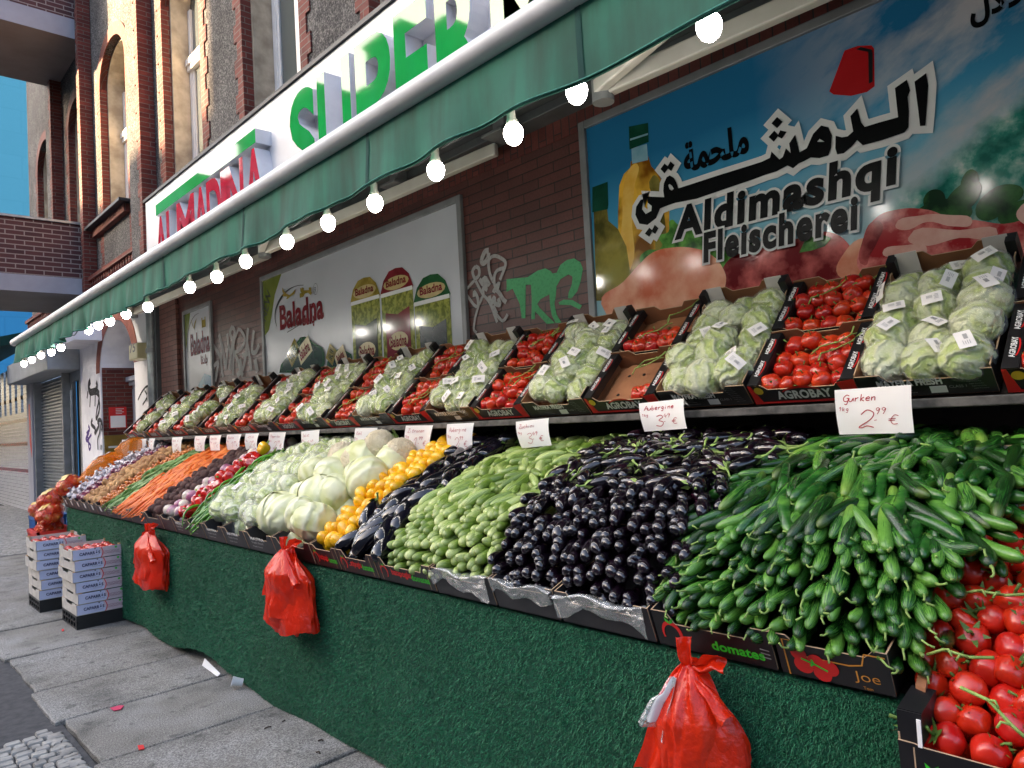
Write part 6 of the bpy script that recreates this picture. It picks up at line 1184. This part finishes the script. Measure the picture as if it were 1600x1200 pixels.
def base_crate(x0, y0, W, D, H, label):
    root = empty('base_crate', (x0+W/2, y0+D/2, 0)); tag(root, label, 'crate'); a, b, c, d = -W/2, W/2, -D/2, D/2
    m = MB(); m.box(a, b, c, d, H-.02, H-.001); m.box(a, b, c, d, .0, .015); m.build('deck', black, root)
    for q_ in (c, d-.01): m = MB(); m.box(a, b, q_, q_+.01, .015, H-.02); m.build('long_wall', black, root)
    m = MB()
    for i in range(6): m.box(a, a+.02, c+.02+(D-.06)*i/5, c+.04+(D-.06)*i/5, .015, H-.02)
    m.box(a, a+.012, c, d, H*.45, H*.55); m.box(b-.02, b, c, d, .015, H-.02); m.build('ribbed_end', black, root)
nth = ['bottom', 'second', 'third', 'fourth', 'fifth', 'top']
for nm, x0, y0, W, D in (('nearer', 1.382, 6.70, .365, .5), ('farther', 1.30, 7.66, .39, .5)):
    base_crate(x0, y0, W, D, .11, 'black plastic crate under the '+nm+' stack of printed tomato crates')
    for i in range(6):
        jx = (.0, .008, .004, -.02, -.008, -.014)[i]; capcrate(x0+jx, y0+rnd.uniform(-.008, .008), .11+i*.087, W, D, .087, nth[i]+' white and lavender printed tomato crate of the '+nm+' pavement stack', nm+' pavement stack of tomato crates', i == 5, rnd.uniform(-.02, .02))
    for i in range(5):
        for j in range(6):
            spawn('crate_tomato', ch(ctom), Matrix.Translation((x0+.045+i*(W-.09)/4, y0+.05+j*(D-.1)/5, .11+6*.087-.05+rnd.uniform(-.004, .006))) @ rotm((rnd.gauss(0, .5), rnd.gauss(0, .5), 1), 1) @ Matrix.Scale(1.05, 4), (), 'red tomato in the top crate of the '+nm+' pavement stack', 'tomato', 'tomatoes in the '+nm+' pavement stack')
# ---------------------------------------------------------------- onion bags, crates and net bags at the far end
def plastic_crate(nm, x0, x1, y0, y1, z0, z1, m_, label):
    mb = MB(); t = .012; h = z1-z0
    mb.box(x0, x1, y0, y1, z0, z0+.01); root = tag(mb.build(nm, m_), label, 'crate')
    for (a, b, c, d) in ((x0, x1, y0, y0+t), (x0, x1, y1-t, y1), (x0, x0+t, y0, y1), (x1-t, x1, y0, y1)):
        mb = MB(); mb.box(a-.006, b+.006, c-.006, d+.006, z1-.035, z1); mb.box(a, b, c, d, z0+.01, z0+.04)
        L = (b-a) if (b-a) > (d-c) else (d-c)
        for i in range(9):
            o_ = L*i/8-.006*i/4
            if (b-a) > (d-c): mb.box(a+o_, a+o_+.012, c, d, z0+.04, z1-.035)
            else: mb.box(a, b, c+o_, c+o_+.012, z0+.04, z1-.035)
        if (b-a) > (d-c): mb.box(a, a+L*.45, c+.002, d-.002, z0+.04, z1-.035)
        else: mb.box(a+.002, b-.002, c, d, z0+.04, z1-.035)
        mb.build('side_wall', m_, root)
    return root
blue_p = mat('blue_plastic', '1a5494', '2464a8', 5, .4); red_p = mat('red_crate_plastic', 'c01c14', 'd02a1e', 5, .4)
plastic_crate('blue_crate', 1.56, 1.88, 9.3, 9.66, 0, .34, blue_p, 'lower blue plastic crate behind the red onion crate'); plastic_crate('blue_crate', 1.56, 1.88, 9.3, 9.66, .345, .70, blue_p, 'upper blue plastic crate behind the red onion crate')
plastic_crate('black_crate', 1.47, 1.80, 8.68, 9.2, 0, .30, black, 'black plastic crate under the red onion crate'); plastic_crate('red_crate', 1.47, 1.80, 8.68, 9.2, .305, .60, red_p, 'red plastic crate filled with onion nets at the far end of the table')
def netmat(name, c, al=.5):
    n = NT(name); n.set(rough=.35); n.base(lin(c)); o_ = n.sep(n.obj()); a = n.math('SINE', n.math('MULTIPLY', n.math('ADD', o_[1], o_[2]), 420)); b = n.math('SINE', n.math('MULTIPLY', n.math('SUBTRACT', n.math('ADD', o_[1], o_[0]), o_[2]), 420))
    n.setin(n.b.inputs['Alpha'], n.math('MULTIPLY_ADD', n.math('GREATER_THAN', n.math('MAXIMUM', a, b), .75), .9-al*.5, al*.5)); return n.m
rednet = netmat('red_net', 'd03018', .5); ornet = netmat('orange_net', 'f08a18', .9)
yon_me = [ball(.034, yon_m, 'onion', .12, s, .92) for s in (0, 1)]; yel_lab = mat('label_yellow', 'd8b050', 'e8cc88', 12, .4)
def netbag(c, ax, lab, net, fruit, seed, n=14, dirn=(.0, 1, .2)):
    r5 = random.Random(seed); ax = V(ax); m = MB(); R_ = rotm(V(dirn))
    def f(u, v):
        a = 2*PI*u; ph = PI*v; p = V((math.sin(ph)*math.cos(a)*ax.x, math.sin(ph)*math.sin(a)*ax.y, math.cos(ph)*ax.z*1.12)); q = 1+.16*noise.noise(p*14+V((seed, 0, 0)))-.10*abs(noise.noise(p*26+V((seed, 3, 0))))+.04*noise.noise(p*50)
        return R_ @ (p*q)+V(c)
    m.grid(f, 34, 24); root = tag(m.build('onion_net' if fruit else 'net_bag', net, smooth=True), lab, 'net bag')
    m = MB(); m.grid(lambda u, v: f(.62+.12*u, .3+.4*v)+V((-.008, 0, .006)), 6, 8); m.grid(lambda u, v: f(.16+.10*u, .35+.3*v)+V((-.006, -.004, .006)), 6, 8); m.build('paper_label', yel_lab if fruit else paper, root)
    if fruit:
        for i in range(n):
            p = V((r5.gauss(0, 1), r5.gauss(0, 1), r5.gauss(0, 1))).normalized(); p = V((p.x*(ax.x-.03), p.y*(ax.y-.03), p.z*(ax.z-.02)))
            spawn('onion', ch(yon_me), Matrix.Translation((R_ @ p)+V(c)) @ rotm((r5.gauss(0, 1), r5.gauss(0, 1), r5.gauss(0, 1))), (), 'copper onion inside the '+lab, 'onion', 'onions in the '+lab)
nb = [((1.62, 8.95, .60), (.13, .16, .22), 'lowest red onion net filling the red crate', 3), ((1.60, 8.80, .76), (.13, .13, .2), 'red onion net with yellow label lying on the lowest net', 5), ((1.66, 8.98, .90), (.13, .13, .22), 'red onion net leaning on the corner of the table', 6), ((1.80, 8.85, 1.03), (.13, .14, .2), 'topmost red onion net behind the garlic packs', 8), ((1.58, 9.12, .80), (.11, .12, .16), 'yellow-labelled onion net nearest the blue crates', 9)]
for c, ax, lab, sd_i in nb: netbag(c, (ax[0]*.95, ax[1]*.74, ax[2]*.74), lab, rednet, True, sd_i, 18, (.5, .6, .25))
for c, ax, lab, sd_i in (((2.06, 8.50, 1.225), (.06, .11, .20), 'upper orange net bag lying beside the garlic packs', 3), ((1.98, 8.50, 1.14), (.05, .10, .19), 'lower orange net bag under the other one', 7), ((2.30, 8.45, 1.37), (.07, .12, .18), 'orange net bag at the back under the far price card', 4)): netbag(c, ax, lab, ornet, False, sd_i, 0, (.8, .25, .28))
# ---------------------------------------------------------------- litter
m = MB(); m.grid(lambda u, v: (1.715+.02*v-.015*u, 4.93-.30*u, .008+.04*v*(1-.7*u)), 14, 5); tag(m.build('foam_strip', white, smooth=True), 'white foam strip stuck out under the lifted carpet hem', 'litter')
m = MB(); m.rings([[(r*math.cos(2*PI*j/16), z_, r*math.sin(2*PI*j/16)) for j in range(16)] for r, z_ in ((.022, 0), (.024, .03), (.029, .06))], cap=False); o = m.build('paper_cup', white, smooth=True); o.location = (1.735, 4.33, .03); o.rotation_euler = (.3, 0, 1.2); tag(o, 'small crushed white paper cup by the carpet hem', 'cup')
def scrap(pts, lab, z=.004):
    m = MB(); m.slab(pts, (0, 0, z), (1, 0, 0), (0, 1, 0), (0, 0, .003)); tag(m.build('paper_scrap', mat('scrap_pink' if 'pink' in lab else 'scrap_red', 'c83058' if 'pink' in lab else 'd01c1c', None, 9, .6)), lab, 'litter')
p1 = [px(*q_, 1) for q_ in ()]
def gpt(x, y):
    d = CR*((x-800)/F_PX)-CU*((y-600)/F_PX)+CF; t = -EYE/d.z; return (d.x*t, d.y*t)
scrap([gpt(172, 1108), gpt(186, 1104), gpt(194, 1104), gpt(189, 1110), gpt(178, 1112)], 'flat pink paper scrap on the pavement joint'); scrap([gpt(215, 1168), gpt(224, 1167), gpt(226, 1173), gpt(217, 1175)], 'small red paper scrap on the nearest paving slab', .008)
scrap([gpt(96, 985), gpt(100, 984), gpt(100, 987), gpt(97, 988)], 'tiny red scrap beside the nearer crate stack', .006)
for i, (a, b) in enumerate((((413, 1141), (424, 1138)), ((441, 1130), (446, 1129)), ((497, 1160), (505, 1160)), ((494, 1178), (500, 1180)))):
    p_, q_ = gpt(*a), gpt(*b); m = MB(); m.tube([(*p_, .008), ((p_[0]+q_[0])/2+.005, (p_[1]+q_[1])/2, .012), (*q_, .008)], .004, 5); tag(m.build('dry_stalk', darkwood), 'dry leaf stalk lying on the slabs in front of the carpet', 'litter', 'dry stalks on the slabs')
# ---------------------------------------------------------------- the far side of the street: unseen, houses placed and sized for sunlight and reflections
fac = mat('opposite_facade', '6a6058', '84786c', .4, .85)
def opp(name, x0, x1, y0, y1, h, label):
    m = MB(); m.box(x0, x1, y0, y1, -.1, h); o = tag(m.build(name, fac), label, 'building')
    m = MB(); m.box(x0-.3, x1+.3, y0, y1, h, h+.3); m.build('roof', darkmetal, o)
    f = MB(); g_ = MB(); y = y0+1.2
    while y+1.2 < y1:
        z = 1.2
        while z+2 < h: f.box(x1, x1+.06, y, y+1.2, z, z+1.9); z += 3.4
        y += 2.5
    f.build('window_row', glass, o)
opp('unseen_apartment_block', -34, -24, -30, 6, 17, 'unseen tall apartment block across the street, placed to shade the shop'); opp('unseen_apartment_block', -34, -24, 6.02, 24.6, 21, 'unseen taller apartment block across the street, ending where the sun gap begins'); opp('unseen_low_house', -34, -24, 24.7, 36, 13.4, 'unseen low house across the street, height set to let sun onto the upper facade')  # unseen blocks with a low gap, shaped so sun reaches only the far upper facade
for i, (a_, b_, h_) in enumerate(((36.02, 41, 27.5), (41.02, 46, 29.5), (46.02, 54, 26.5), (54.02, 70, 30), (70.02, 84, 27), (84.02, 105, 31))): opp('reflected_far_house', -34, -24, a_, b_, h_, ordinal[i]+' unseen tall house in the far row, added to reflect in the sign letters')  # unseen row added as a dark skyline for the sign letters to mirror
tk = mat('bark', '3a322c', '4e443a', 9, .9)
def bare_tree(x, y, h, seed, label):
    r6 = random.Random(seed); root = None; m = MB(); tr = MB()
    def branch(p, d, L, r, lv):
        n_ = 4; P_ = [p]; dd = d
        for i in range(n_): dd = (dd+V((r6.gauss(0, .16), r6.gauss(0, .16), r6.gauss(.04, .1)))).normalized(); P_.append(P_[-1]+dd*(L/n_))
        (tr if lv == 0 else m).tube(P_, [r*(1-.55*i/n_) for i in range(n_+1)], 5 if lv else 8, cap=False)
        if lv < 4:
            for i in range(3 if lv else 5):
                k = r6.randrange(2, n_+1); s_ = (dd+V((r6.gauss(0, .7), r6.gauss(0, .7), r6.gauss(.2, .4)))).normalized(); branch(P_[k], s_, L*r6.uniform(.5, .72), r*.45, lv+1)
    branch(V((x, y, 0)), V((0, 0, 1)), h*.42, h*.018, 0); t = tag(tr.build('bare_tree', tk, smooth=True), label, 'tree'); m.build('crown', tk, t, smooth=True)
bare_tree(-12, 7.5, 14, 2, 'bare street tree across the road reflected in the green letters'); bare_tree(-12, 15.5, 15, 5, 'bare street tree across the road reflected in the red letters'); bare_tree(-12, 24, 14, 8, 'bare street tree across the road farthest along the street')
